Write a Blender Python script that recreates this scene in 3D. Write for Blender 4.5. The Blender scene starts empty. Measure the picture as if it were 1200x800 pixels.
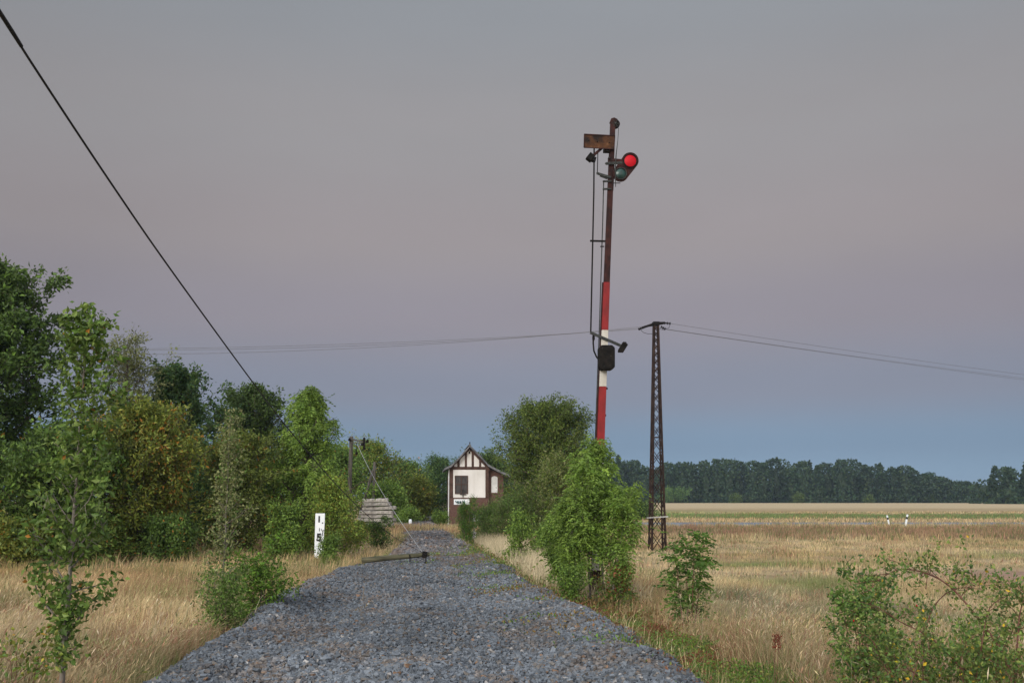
import bpy, math, random
import numpy as np
from mathutils import Vector, Matrix

# ------------------------------------------------------------------ camera, sky, sun
scene = bpy.context.scene
COL = scene.collection
CAM_H = 1.6
YAW = math.atan(105/1167.0)            # the track runs along +Y, the camera looks a little to its right
PITCH = math.atan(187/1167.0)
cam_d = bpy.data.cameras.new("camera"); cam = bpy.data.objects.new("camera", cam_d); COL.objects.link(cam)
cam_d.lens = 35; cam_d.sensor_width = 36; cam_d.clip_start = 0.05; cam_d.clip_end = 6000
cam.location = (0, 0, CAM_H)
cam.rotation_euler = (math.pi/2 + PITCH, 0, -YAW)
scene.camera = cam

world = bpy.data.worlds.new("World"); scene.world = world; world.use_nodes = True
wn = world.node_tree.nodes; wl = world.node_tree.links
for n in list(wn): wn.remove(n)
def N(t, **k):
    n = wn.new(t)
    for a, b in k.items(): setattr(n, a, b)
    return n
def srgb(r, g, b):
    f = lambda c: (c/255/12.92) if c/255 <= .04045 else ((c/255+.055)/1.055)**2.4
    return (f(r), f(g), f(b), 1)
tc = N('ShaderNodeTexCoord'); sep = N('ShaderNodeSeparateXYZ'); wl.new(tc.outputs['Generated'], sep.inputs[0])
ramp = N('ShaderNodeValToRGB'); cr = ramp.color_ramp; cr.interpolation = 'EASE'
mr = N('ShaderNodeMapRange'); mr.inputs[1].default_value = -0.02; mr.inputs[2].default_value = 1.0
wl.new(sep.outputs['Z'], mr.inputs[0]); wl.new(mr.outputs[0], ramp.inputs[0])
def stop(el, c):
    z = math.sin(math.radians(el)); e = cr.elements.new((z+.02)/1.02); e.color = c
cr.elements[0].position = 0; cr.elements[0].color = srgb(142,162,180)
cr.elements[1].position = 1; cr.elements[1].color = (.55,.62,.76,1)
stop(1.2, srgb(132,157,180)); stop(3.2, srgb(124,146,169)); stop(6.3, srgb(134,140,156)); stop(10.5, srgb(145,141,150))
stop(15, srgb(152,146,149)); stop(21, srgb(151,149,152)); stop(28, srgb(144,148,154)); stop(36, (.37,.42,.5,1)); stop(55, (.55,.62,.76,1))
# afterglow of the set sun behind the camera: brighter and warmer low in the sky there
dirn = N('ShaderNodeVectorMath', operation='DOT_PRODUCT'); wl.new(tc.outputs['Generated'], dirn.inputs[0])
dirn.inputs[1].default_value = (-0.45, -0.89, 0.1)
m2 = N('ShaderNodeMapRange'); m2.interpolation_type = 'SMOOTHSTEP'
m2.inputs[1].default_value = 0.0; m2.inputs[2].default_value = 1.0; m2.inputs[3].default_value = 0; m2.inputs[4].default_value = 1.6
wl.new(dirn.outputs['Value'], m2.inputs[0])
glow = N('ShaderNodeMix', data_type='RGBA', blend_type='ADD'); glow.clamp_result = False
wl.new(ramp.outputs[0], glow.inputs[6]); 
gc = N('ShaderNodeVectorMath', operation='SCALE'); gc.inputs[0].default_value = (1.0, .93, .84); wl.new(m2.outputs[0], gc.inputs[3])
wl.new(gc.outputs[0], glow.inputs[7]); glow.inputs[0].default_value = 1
# faint brighter halo put into the sky colour in front, thin uneven high cloud
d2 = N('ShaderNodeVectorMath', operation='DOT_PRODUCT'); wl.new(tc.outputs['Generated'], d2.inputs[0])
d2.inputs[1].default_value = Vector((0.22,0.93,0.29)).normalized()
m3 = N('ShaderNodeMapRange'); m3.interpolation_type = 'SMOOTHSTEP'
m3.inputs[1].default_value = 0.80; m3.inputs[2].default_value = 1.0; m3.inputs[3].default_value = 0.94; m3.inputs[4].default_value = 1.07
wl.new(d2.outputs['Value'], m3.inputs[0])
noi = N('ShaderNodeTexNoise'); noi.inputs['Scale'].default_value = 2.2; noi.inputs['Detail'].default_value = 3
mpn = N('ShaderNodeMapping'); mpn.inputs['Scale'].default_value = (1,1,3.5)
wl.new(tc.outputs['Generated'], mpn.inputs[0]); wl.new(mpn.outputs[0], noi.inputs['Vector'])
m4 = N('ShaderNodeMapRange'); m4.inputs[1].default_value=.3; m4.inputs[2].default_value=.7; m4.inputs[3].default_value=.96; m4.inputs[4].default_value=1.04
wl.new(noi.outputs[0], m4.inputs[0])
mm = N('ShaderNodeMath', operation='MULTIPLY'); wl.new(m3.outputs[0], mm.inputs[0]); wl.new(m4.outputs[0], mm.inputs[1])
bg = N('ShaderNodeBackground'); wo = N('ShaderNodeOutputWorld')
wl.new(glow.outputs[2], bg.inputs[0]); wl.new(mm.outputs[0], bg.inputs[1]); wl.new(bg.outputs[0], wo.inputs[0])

sun_d = bpy.data.lights.new("sun", 'SUN'); sun = bpy.data.objects.new("sun", sun_d); COL.objects.link(sun)
sun_d.energy = 1.35; sun_d.angle = math.radians(18); sun_d.color = (1.0, .95, .88)
sun.rotation_euler = Vector((0.50, 0.80, -0.36)).to_track_quat('-Z', 'Y').to_euler()
scene.view_settings.view_transform = 'Standard'; scene.view_settings.look = 'None'
scene.view_settings.exposure = 0; scene.view_settings.gamma = 1

# ------------------------------------------------------------------ helpers
CY, SY, CP, SP = math.cos(YAW), math.sin(YAW), math.cos(PITCH), math.sin(PITCH)
def at(px, py, Y):
    """point of the place seen at photo coordinates px,py that stands Y metres along the track"""
    a, b = (px-600)/1167.0, (400-py)/1167.0
    f = CP - b*SP; z = SP + b*CP                 # forward, up
    dx = f*SY + a*CY; dy = f*CY - a*SY
    t = Y/dy
    return Vector((dx*t, Y, CAM_H + z*t))
def ground_pt(px, py, z):
    p = at(px, py, 1.0); t = (z-CAM_H)/(p.z-CAM_H)
    return Vector((p.x*t, t, z))
def uv(x, y):  # right / forward of the viewing direction, for features of the field that lie across it
    return x*CY - y*SY, x*SY + y*CY

rngN = np.random.default_rng(11)
_T = rngN.random((256, 256))
def vnoise(x, y):
    x = np.asarray(x, float); y = np.asarray(y, float)
    xi = np.floor(x).astype(int); yi = np.floor(y).astype(int); fx = x-xi; fy = y-yi
    fx = fx*fx*(3-2*fx); fy = fy*fy*(3-2*fy)
    a = _T[xi & 255, yi & 255]; b = _T[(xi+1) & 255, yi & 255]; c = _T[xi & 255, (yi+1) & 255]; d = _T[(xi+1) & 255, (yi+1) & 255]
    return (a*(1-fx)+b*fx)*(1-fy) + (c*(1-fx)+d*fx)*fy
def fbm(x, y, o=3):
    s = 0; a = .5; t = 0
    for i in range(o):
        s = s + a*vnoise(x*2**i+17*i, y*2**i+31*i); t += a; a *= .5
    return s/t

def tag(o, label=None, cat=None, group=None, kind=None):
    if label: o['label'] = label
    if cat: o['category'] = cat
    if group: o['group'] = group
    if kind: o['kind'] = kind
    return o
def empty(name, loc, label=None, cat=None, group=None):
    o = bpy.data.objects.new(name, None); o.location = loc; o.empty_display_size = .2; COL.objects.link(o)
    return tag(o, label, cat, group)
def mesh_np(name, V, F, mat, parent=None, col=None, smooth=False, origin=None):
    """V (n,3), F list of equal-size int arrays or one (m,k) array"""
    if not isinstance(F, (list, tuple)): F = [F]
    V = np.asarray(V, np.float32)
    if origin is not None: V = V - np.asarray(origin, np.float32)
    me = bpy.data.meshes.new(name)
    me.vertices.add(len(V)); me.vertices.foreach_set('co', V.ravel())
    nl = sum(f.size for f in F); npol = sum(len(f) for f in F)
    me.loops.add(nl); me.polygons.add(npol)
    me.loops.foreach_set('vertex_index', np.concatenate([f.ravel() for f in F]).astype(np.int32))
    st = []; o0 = 0
    for f in F:
        st.append(o0 + np.arange(len(f))*f.shape[1]); o0 += f.size
    me.polygons.foreach_set('loop_start', np.concatenate(st).astype(np.int32))
    me.update(calc_edges=True)
    if smooth: me.polygons.foreach_set('use_smooth', np.ones(npol, bool))
    else: me.polygons.foreach_set('use_smooth', np.zeros(npol, bool))
    if col is not None:
        ca = me.color_attributes.new('col', 'FLOAT_COLOR', 'POINT')
        c = np.ones((len(V), 4), np.float32); c[:, :3] = col; ca.data.foreach_set('color', c.ravel())
    me.materials.append(mat)
    ob = bpy.data.objects.new(name, me); COL.objects.link(ob)
    if origin is not None: ob.location = origin
    if parent is not None:
        ob.parent = parent
        if origin is not None: ob.location = Vector(origin) - parent.location
    return ob

class MB:
    """collects boxes, tubes, prisms in world coordinates; build() links them as one mesh object"""
    def __init__(s): s.v = []; s.f = []
    def add(s, vs, fs):
        n = len(s.v); s.v += [tuple(v) for v in vs]; s.f += [tuple(i+n for i in f) for f in fs]; return s
    def box(s, c, size, rot=None):
        hx, hy, hz = size[0]/2, size[1]/2, size[2]/2
        vs = [Vector((x*hx, y*hy, z*hz)) for x in (-1,1) for y in (-1,1) for z in (-1,1)]
        if rot is not None: vs = [rot @ v for v in vs]
        vs = [v + Vector(c) for v in vs]
        return s.add(vs, [(0,1,3,2),(4,6,7,5),(0,4,5,1),(2,3,7,6),(0,2,6,4),(1,5,7,3)])
    def beam(s, a, b, w, h=None, up=(0,0,1)):
        a, b = Vector(a), Vector(b); d = (b-a); L = d.length; d.normalize(); h = h or w
        x = d.cross(Vector(up))
        if x.length < 1e-4: x = d.cross(Vector((0,1,0)))
        x.normalize(); z = x.cross(d); rot = Matrix((x, d, z)).transposed()
        return s.box((a+b)/2, (w, L, h), rot)
    def tube(s, pts, rad, k=8, cap=True):
        pts = [Vector(p) for p in pts]; n = len(pts)
        if not hasattr(rad, '__len__'): rad = [rad]*n
        vs = []; fs = []; prev = None
        for i, p in enumerate(pts):
            d = (pts[min(i+1, n-1)] - pts[max(i-1, 0)]).normalized()
            if prev is None:
                x = d.cross(Vector((0,0,1)));
                if x.length < .05: x = d.cross(Vector((0,1,0)))
            else: x = prev - d*prev.dot(d)
            x.normalize(); prev = x; y = d.cross(x)
            for j in range(k):
                t = 2*math.pi*j/k; vs.append(p + (x*math.cos(t)+y*math.sin(t))*rad[i])
        for i in range(n-1):
            for j in range(k):
                a = i*k+j; b = i*k+(j+1) % k; fs.append((a, b, b+k, a+k))
        if cap: fs.append(tuple(range(k))[::-1]); fs.append(tuple((n-1)*k+j for j in range(k)))
        return s.add(vs, fs)
    def prism(s, poly, y0, y1):
        """polygon given as (x,z) pairs, extruded from y0 to y1"""
        n = len(poly); vs = [(x, y0, z) for x, z in poly]+[(x, y1, z) for x, z in poly]
        fs = [tuple(range(n)), tuple(range(2*n-1, n-1, -1))]+[(i, i+n, (i+1) % n+n, (i+1) % n) for i in range(n)]
        return s.add(vs, fs)
    def extrude(s, pts, vec):
        n = len(pts); vs = [Vector(p) for p in pts]+[Vector(p)+Vector(vec) for p in pts]
        fs = [tuple(range(n)), tuple(range(2*n-1, n-1, -1))]+[(i, i+n, (i+1) % n+n, (i+1) % n) for i in range(n)]
        return s.add(vs, fs)
    def build(s, name, mat, parent=None, smooth=False, bevel=0, origin=None):
        me = bpy.data.meshes.new(name); off = Vector(origin) if origin is not None else (parent.matrix_basis.translation.copy() if parent is not None and parent.parent is None else None)
        base = Vector((0,0,0))
        q = parent
        while q is not None: base += q.location; q = q.parent
        o0 = Vector(origin) if origin is not None else base
        me.from_pydata([tuple(Vector(v)-o0) for v in s.v], [], s.f); me.update()
        import bmesh
        bm = bmesh.new(); bm.from_mesh(me); bmesh.ops.recalc_face_normals(bm, faces=bm.faces)
        if bevel: bmesh.ops.bevel(bm, geom=bm.edges[:], offset=bevel, segments=1, affect='EDGES')
        bm.to_mesh(me); bm.free()
        if smooth: me.polygons.foreach_set('use_smooth', [True]*len(me.polygons))
        me.materials.append(mat)
        ob = bpy.data.objects.new(name, me); COL.objects.link(ob)
        if parent is not None: ob.parent = parent
        ob.location = o0 - base
        return ob

# ------------------------------------------------------------------ materials
def new_mat(name):
    m = bpy.data.materials.new(name); m.use_nodes = True
    nt = m.node_tree; return m, nt, nt.nodes['Principled BSDF']
def noise_mat(name, c1, c2, scale=5, rough=.8, detail=6, bump=.0, bscale=None, spec=.3, c3=None, metal=0, stretch=(1,1,1)):
    m, nt, p = new_mat(name); L = nt.links
    t = nt.nodes.new('ShaderNodeTexCoord'); mp = nt.nodes.new('ShaderNodeMapping'); mp.inputs['Scale'].default_value = stretch
    L.new(t.outputs['Object'], mp.inputs[0])
    n = nt.nodes.new('ShaderNodeTexNoise'); n.inputs['Scale'].default_value = scale; n.inputs['Detail'].default_value = detail
    L.new(mp.outputs[0], n.inputs['Vector'])
    r = nt.nodes.new('ShaderNodeValToRGB'); e = r.color_ramp.elements
    e[0].position = .35; e[0].color = (*c1, 1); e[1].position = .65; e[1].color = (*c2, 1)
    if c3: x = e.new(.8); x.color = (*c3, 1)
    L.new(n.outputs[0], r.inputs[0]); L.new(r.outputs[0], p.inputs['Base Color'])
    p.inputs['Roughness'].default_value = rough; p.inputs['Specular IOR Level'].default_value = spec; p.inputs['Metallic'].default_value = metal
    if bump:
        n2 = nt.nodes.new('ShaderNodeTexNoise'); n2.inputs['Scale'].default_value = bscale or scale*4; n2.inputs['Detail'].default_value = 5
        L.new(mp.outputs[0], n2.inputs['Vector'])
        b = nt.nodes.new('ShaderNodeBump'); b.inputs['Strength'].default_value = bump; b.inputs['Distance'].default_value = .02
        L.new(n2.outputs[0], b.inputs['Height']); L.new(b.outputs[0], p.inputs['Normal'])
    return m
def attr_mat(name, rough=.7, spec=.2, transl=0, bump=0, bscale=40, nscale=None, namp=.3):
    m, nt, p = new_mat(name); L = nt.links
    a = nt.nodes.new('ShaderNodeAttribute'); a.attribute_name = 'col'
    src = a.outputs['Color']
    if nscale:
        t = nt.nodes.new('ShaderNodeTexCoord'); n = nt.nodes.new('ShaderNodeTexNoise'); n.inputs['Scale'].default_value = nscale; n.inputs['Detail'].default_value = 8
        n.inputs['Roughness'].default_value = .7
        L.new(t.outputs['Object'], n.inputs['Vector'])
        r = nt.nodes.new('ShaderNodeMapRange'); r.inputs[1].default_value = .3; r.inputs[2].default_value = .7; r.inputs[3].default_value = 1-namp; r.inputs[4].default_value = 1+namp
        L.new(n.outputs[0], r.inputs[0])
        v = nt.nodes.new('ShaderNodeVectorMath'); v.operation = 'SCALE'; L.new(src, v.inputs[0]); L.new(r.outputs[0], v.inputs[3]); src = v.outputs[0]
    L.new(src, p.inputs['Base Color'])
    p.inputs['Roughness'].default_value = rough; p.inputs['Specular IOR Level'].default_value = spec
    if bump:
        t = nt.nodes.new('ShaderNodeTexCoord'); n = nt.nodes.new('ShaderNodeTexNoise'); n.inputs['Scale'].default_value = bscale; n.inputs['Detail'].default_value = 6
        L.new(t.outputs['Object'], n.inputs['Vector']); b = nt.nodes.new('ShaderNodeBump'); b.inputs['Strength'].default_value = bump; b.inputs['Distance'].default_value = .03
        L.new(n.outputs[0], b.inputs['Height']); L.new(b.outputs[0], p.inputs['Normal'])
    if transl:
        tr = nt.nodes.new('ShaderNodeBsdfTranslucent'); mx = nt.nodes.new('ShaderNodeMixShader'); mx.inputs[0].default_value = transl
        L.new(src, tr.inputs[0]); o = nt.nodes['Material Output']
        L.new(p.outputs[0], mx.inputs[1]); L.new(tr.outputs[0], mx.inputs[2]); L.new(mx.outputs[0], o.inputs[0])
    return m
def plain(name, c, rough=.6, spec=.4, metal=0, amp=.25):
    c = np.array(c); return noise_mat(name, tuple(c*(1-amp)), tuple(np.minimum(c*(1+amp*.6), 1)), scale=3, rough=rough, spec=spec, metal=metal)
M = {}
M['leaf'] = attr_mat('leaf', rough=.5, spec=.35, transl=.28)
M['grass'] = attr_mat('grass_blade', rough=.75, spec=.12, transl=.2)
M['stone'] = attr_mat('ballast_stone', rough=.85, spec=.15, nscale=60, namp=.3)
M['ground'] = attr_mat('ground_soil', rough=.95, spec=.05, bump=.6, bscale=2.2, nscale=.9, namp=.22)
M['bed'] = noise_mat('gravel_bed', (.04,.048,.06), (.12,.135,.16), scale=26, rough=.95, bump=1, bscale=30, spec=.1, c3=(.26,.22,.19))
M['bark'] = noise_mat('bark', (.07,.055,.04), (.16,.13,.10), scale=9, rough=.95, bump=.5, stretch=(1,1,.25))
M['bark_pale'] = noise_mat('bark_pale', (.16,.14,.12), (.30,.27,.23), scale=9, rough=.9, bump=.3, stretch=(1,1,.3))
M['twig_red'] = noise_mat('twig_red', (.10,.04,.03), (.19,.09,.06), scale=12, rough=.7)
M['wood_pole'] = noise_mat('weathered_wood', (.055,.05,.042), (.145,.13,.108), scale=5, rough=.95, bump=.5, stretch=(5,5,.35))
M['wood_moss'] = noise_mat('mossy_wood', (.055,.055,.035), (.15,.14,.085), scale=5, rough=.95, bump=.5, stretch=(.5,5,5))
M['road'] = noise_mat('asphalt', (.15,.17,.20), (.21,.23,.26), scale=1.2, rough=.8)
M['rust'] = noise_mat('rust_paint', (.020,.008,.008), (.058,.018,.015), scale=7, rough=.8, bump=.2, c3=(.09,.038,.024))
M['rustplate'] = noise_mat('rusted_plate', (.018,.011,.009), (.10,.042,.018), scale=5.5, rough=.85, bump=.3, c3=(.20,.10,.045))
M['black'] = noise_mat('black_iron', (.006,.006,.006), (.018,.015,.013), scale=12, rough=.8, spec=.15, bump=.2)
M['iron'] = noise_mat('grey_iron', (.020,.023,.023), (.055,.059,.055), scale=14, rough=.7)
M['brown_iron'] = noise_mat('lattice_rust', (.014,.009,.008), (.050,.028,.020), scale=4, rough=.85)
M['red'] = noise_mat('red_enamel', (.29,.018,.020), (.19,.014,.015), scale=7, rough=.6, spec=.3, c3=(.13,.035,.025), detail=10, stretch=(1,1,.5))
M['white'] = noise_mat('white_enamel', (.66,.64,.59), (.50,.47,.41), scale=7, rough=.6, spec=.3, c3=(.16,.08,.045), stretch=(1,1,.45), detail=10)
M['lens_red'] = plain('red_lens', (.52,.006,.016), rough=.5, spec=.2, amp=.10)
M['lens_green'] = noise_mat('green_lens', (.008,.025,.024), (.018,.075,.065), scale=6, rough=.3, spec=.5)
M['render'] = noise_mat('white_render', (.84,.82,.80), (.70,.68,.65), scale=1.6, rough=.9, bump=.2, c3=(.50,.47,.43), stretch=(1,1,.4), detail=9)
M['timber'] = noise_mat('brown_timber', (.055,.030,.022), (.11,.062,.048), scale=3, rough=.8)
M['brick'] = None
M['roof'] = noise_mat('roof_slate', (.09,.095,.10), (.20,.20,.21), scale=3, rough=.85, bump=.4)
M['shutter'] = noise_mat('dark_boards', (.04,.036,.036), (.10,.09,.086), scale=6, rough=.8, stretch=(6,1,.4))
M['board'] = noise_mat('white_board', (.62,.62,.62), (.80,.80,.80), scale=2, rough=.8)
M['signwhite'] = noise_mat('sign_white', (.80,.86,.92), (.90,.93,.95), scale=3, rough=.5, spec=.4)
M['ink'] = plain('black_paint', (.02,.02,.022), rough=.6)
M['teal'] = plain('teal_paint', (.02,.16,.17), rough=.6)
M['concrete'] = noise_mat('concrete', (.30,.28,.25), (.58,.55,.50), scale=5, rough=.95, bump=.4)
def vary(m):
    nt = m.node_tree; p = nt.nodes['Principled BSDF']; src = p.inputs['Base Color'].links[0].from_socket
    oi = nt.nodes.new('ShaderNodeObjectInfo'); mr = nt.nodes.new('ShaderNodeMapRange'); mr.inputs[3].default_value = .75; mr.inputs[4].default_value = 1.35
    v = nt.nodes.new('ShaderNodeVectorMath'); v.operation = 'SCALE'; nt.links.new(oi.outputs['Random'], mr.inputs[0]); nt.links.new(src, v.inputs[0]); nt.links.new(mr.outputs[0], v.inputs[3]); nt.links.new(v.outputs[0], p.inputs['Base Color'])
vary(M['concrete'])
M['woodend'] = noise_mat('sleeper_end', (.16,.14,.12), (.36,.33,.29), scale=7, rough=.95, bump=.4)
M['wire_grey'] = plain('steel_wire', (.42,.42,.42), rough=.5, metal=0)
M['wire_dark'] = plain('cable_black', (.015,.015,.016), rough=.6)
M['petal'] = plain('pale_flowers', (.62,.60,.58), rough=.8)
def brick_mat():
    m, nt, p = new_mat('brick'); L = nt.links
    t = nt.nodes.new('ShaderNodeTexCoord'); mp = nt.nodes.new('ShaderNodeMapping'); mp.inputs['Rotation'].default_value = (math.pi/2, 0, 0)
    L.new(t.outputs['Object'], mp.inputs[0])
    b = nt.nodes.new('ShaderNodeTexBrick'); b.inputs['Scale'].default_value = 4.2
    b.inputs['Color1'].default_value = (.095,.045,.035,1); b.inputs['Color2'].default_value = (.14,.065,.05,1); b.inputs['Mortar'].default_value = (.15,.12,.105,1)
    b.inputs['Mortar Size'].default_value = .015; L.new(mp.outputs[0], b.inputs['Vector']); L.new(b.outputs[0], p.inputs['Base Color'])
    p.inputs['Roughness'].default_value = .92; return m
M['brick'] = brick_mat()

# ------------------------------------------------------------------ terrain
EL = [(0,-2.75),(8,-2.8),(14,-2.85),(18,-2.85),(22,-2.65),(25,-2.3),(28,-1.9),(34,-1.3),(41,-0.95),(52,-0.9),(60,-1.9),(70,-2.4),(115,-2.6)]
ER = [(0,2.95),(9,3.0),(16,2.9),(22,2.6),(30,2.35),(41,2.15),(48,1.8),(54,1.6),(62,1.1),(80,1.1),(115,1.3)]
def edges(y):
    y = np.asarray(y, float)
    n1 = (fbm(y*.7, y*0+3, 3)-.5)*.45; n2 = (fbm(y*.7, y*0+9, 3)-.5)*.5
    return np.interp(y, *zip(*EL))+n1, np.interp(y, *zip(*ER))+n2
def sm(a, b, x): t = np.clip((x-a)/(b-a), 0, 1); return t*t*(3-2*t)
def terrain(x, y):
    x = np.asarray(x, float); y = np.asarray(y, float)
    u, v = uv(x, y)
    left = -0.36 + .30*sm(38, 55, y) + .10*sm(-7, -16, x)
    right = -0.42 - .38*sm(3.0, 8.5, x)
    right = right + .25*sm(50, 70, y)*sm(9, 4, x)
    z = np.where(x < 0, left, right)
    mid = sm(-1.2, 1.2, x); z = np.where(np.abs(x) < 1.2, left*(1-mid)+right*mid, z)
    z = z + (fbm(x*.35, y*.35, 3)-.5)*.16*sm(200, 20, v)
    z = z + 1.65*sm(100, 460, v) + .0*v
    return z
def bed(x, y):
    l, r = edges(y); e = np.minimum(x-l, r-x)
    z = -0.40 + np.minimum(e*.72, .34) + .06*sm(.4, 1.2, e)
    z = z + (fbm(x*.9+5, y*.45, 3)-.5)*.30*sm(.1, .8, e) + .06*np.exp(-((e-.75)/.35)**2) + .04*np.cos(x*2.6+.3)*sm(.3, 1, e) + (fbm(x*2.6, y*2.2, 2)-.5)*.10
    z = z - .0*y
    far = sm(38, 60, y)
    z = np.where(far > 0, z*(1-far) + far*(-.02 + (fbm(x*.8+5, y*.45, 3)-.5)*.06 - .3*sm(.25, -.1, e)), z)
    return z
STRAW = np.array([.48,.36,.195]); PALE = np.array([.57,.455,.28]); GREEN = np.array([.12,.18,.055]); RUSS = np.array([.20,.115,.082]); BARE = np.array([.40,.27,.20]); BLUEG = np.array([.10,.155,.105])
def field_col(x, y):
    """colour of what grows there (dry grass, green strips, reddish dock, bare soil)"""
    u, v = uv(x, y); n = fbm(x*.12, y*.12, 4)[..., None]; n2 = fbm(x*.9+40, y*.5, 3)[..., None]
    c = STRAW*(.75+.4*n2) + (PALE-STRAW)*(n > .5)*.5
    def band(a, b, f, wob=0, u0=-1e9, u1=1e9, us=10):
        vv = v + wob*(fbm(u*.06, v*.0+2, 3)-.5)*2
        return (np.clip((vv-a)/f, 0, 1)*np.clip((b-vv)/f, 0, 1)*np.clip((u-u0)/us+.5, 0, 1)*np.clip((u1-u)/us+.5, 0, 1))[..., None]
    def mix(c, k, w): return c*(1-w)+k*w
    c = mix(c, RUSS, band(62, 95, 5, 5, 8)*.85*np.clip(n2*1.6, 0, 1))
    c = mix(c, GREEN*1.3, band(96, 99.0, 1, 0, 4)*.4)
    c = mix(c, STRAW*1.0, band(103, 140, 4, 3, 4)*.7)
    c = mix(c, GREEN*1.15, band(138, 180, 6, 8, 8)*.92)
    c = mix(c, GREEN*1.7, band(150, 230, 10, 8, 5, 40, 30)*.5)
    c = mix(c, PALE*1.15, band(230, 5000, 40)*.9)
    c = mix(c, GREEN*1.2, band(36, 41, 2, 2, 7.5, 14, 3)*.75)
    c = mix(c, GREEN*1.3, band(41, 47, 2, 2, 20, 34, 4)*.5)
    c = mix(c, BARE, band(27, 36, 2, 1.2, 13, 60, 2)*.95)
    c = mix(c, BLUEG*1.0, band(17, 28, 3, 1.5, 4.3, 9.5, 2)*.9*np.clip(n2*2.6-.6, 0, 1))
    c = mix(c, GREEN*1.1, band(26, 32, 2, 1, 7.2, 10, 1.5)*.7)
    g = (np.asarray(x) < -3)[..., None]*np.clip((fbm(x*.4+7, y*.3, 3)-.52)*5, 0, 1)[..., None]
    c = mix(c, GREEN*1.25, g*.55)
    o = (np.asarray(x) < -6)[..., None]*np.clip((fbm(x*.3+70, y*.3, 3)-.5)*5, 0, 1)[..., None]
    c = mix(c, np.array([.33,.17,.06]), o*.5)
    return c
def axis(a):
    a = sorted(set(a)); return np.array(a)
xs = np.concatenate([-np.geomspace(16, 3000, 34)[::-1], np.arange(-15.6, 16, .4), np.geomspace(16, 3000, 60)])
ys = np.concatenate([-np.geomspace(3, 400, 12)[::-1], np.arange(-2, 60, .5), np.arange(60, 240, 2.5), np.geomspace(240, 4000, 34)])
X, Y = np.meshgrid(xs, ys)
Z = terrain(X, Y)
C = field_col(X, Y)*.85
idx = np.arange(X.size).reshape(X.shape)
F = np.stack([idx[:-1,:-1], idx[:-1,1:], idx[1:,1:], idx[1:,:-1]], -1).reshape(-1, 4)
g = mesh_np('ground', np.stack([X, Y, Z], -1).reshape(-1, 3), F, M['ground'], col=C.reshape(-1, 3), smooth=True); tag(g, kind='structure')
# gravel bed of the lifted track
yb = np.arange(2.0, 112, .2); sN = np.linspace(0, 1, 46)
l, r = edges(yb); Xb = l[:, None] + (r-l)[:, None]*sN[None]; Yb = np.repeat(yb[:, None], 46, 1)
Zb = bed(Xb, Yb); Zb[:, 0] -= .25; Zb[:, -1] -= .25
idx = np.arange(Xb.size).reshape(Xb.shape)
F = np.stack([idx[:-1,:-1], idx[:-1,1:], idx[1:,1:], idx[1:,:-1]], -1).reshape(-1, 4)
g = mesh_np('path', np.stack([Xb, Yb, Zb], -1).reshape(-1, 3), F, M['bed'], smooth=True); tag(g, kind='structure')
# the country road across the field
def road_strip():
    us = np.linspace(10, 420, 60); vs = np.array([100.0, 100.3, 103.3, 103.6]); V = []
    for u_ in us:
        for j, v_ in enumerate(vs):
            x = u_*CY + v_*SY; y = -u_*SY + v_*CY
            V.append((x, y, float(terrain(x, 100)) * 0 - .80 + (.27 if j in (1, 2) else -.1)))
    n = len(us); F = np.array([(i*4+j, i*4+j+1, i*4+j+5, i*4+j+4) for i in range(n-1) for j in range(3)])[:, ::-1]
    return mesh_np('road', np.array(V), F, M['road'])
tag(road_strip(), kind='structure')

# ------------------------------------------------------------------ loose ballast stones
def ico():
    t = (1+5**.5)/2
    v = np.array([(-1,t,0),(1,t,0),(-1,-t,0),(1,-t,0),(0,-1,t),(0,1,t),(0,-1,-t),(0,1,-t),(t,0,-1),(t,0,1),(-t,0,-1),(-t,0,1)], float)
    v /= np.linalg.norm(v[0])
    f = np.array([(0,11,5),(0,5,1),(0,1,7),(0,7,10),(0,10,11),(1,5,9),(5,11,4),(11,10,2),(10,7,6),(7,1,8),(3,9,4),(3,4,2),(3,2,6),(3,6,8),(3,8,9),(4,9,5),(2,4,11),(6,2,10),(8,6,7),(9,8,1)])
    return v, f
def octa():
    v = np.array([(1,0,0),(-1,0,0),(0,1,0),(0,-1,0),(0,0,1),(0,0,-1)], float)
    return v, np.array([(0,2,4),(2,1,4),(1,3,4),(3,0,4),(2,0,5),(1,2,5),(3,1,5),(0,3,5)])
def rotmats(n, rng):
    q = rng.normal(size=(n, 4)); q /= np.linalg.norm(q, axis=1)[:, None]; w, x, y, z = q.T
    return np.stack([1-2*(y*y+z*z), 2*(x*y-z*w), 2*(x*z+y*w), 2*(x*y+z*w), 1-2*(x*x+z*z), 2*(y*z-x*w), 2*(x*z-y*w), 2*(y*z+x*w), 1-2*(x*x+y*y)], -1).reshape(n, 3, 3)
def cubeb():
    v = np.array([(x, y, z) for x in (-.72,.72) for y in (-.72,.72) for z in (-.72,.72)], float)
    return v, np.array([(0,1,3),(0,3,2),(4,6,7),(4,7,5),(0,4,5),(0,5,1),(2,3,7),(2,7,6),(0,2,6),(0,6,4),(1,5,7),(1,7,3)])
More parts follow.
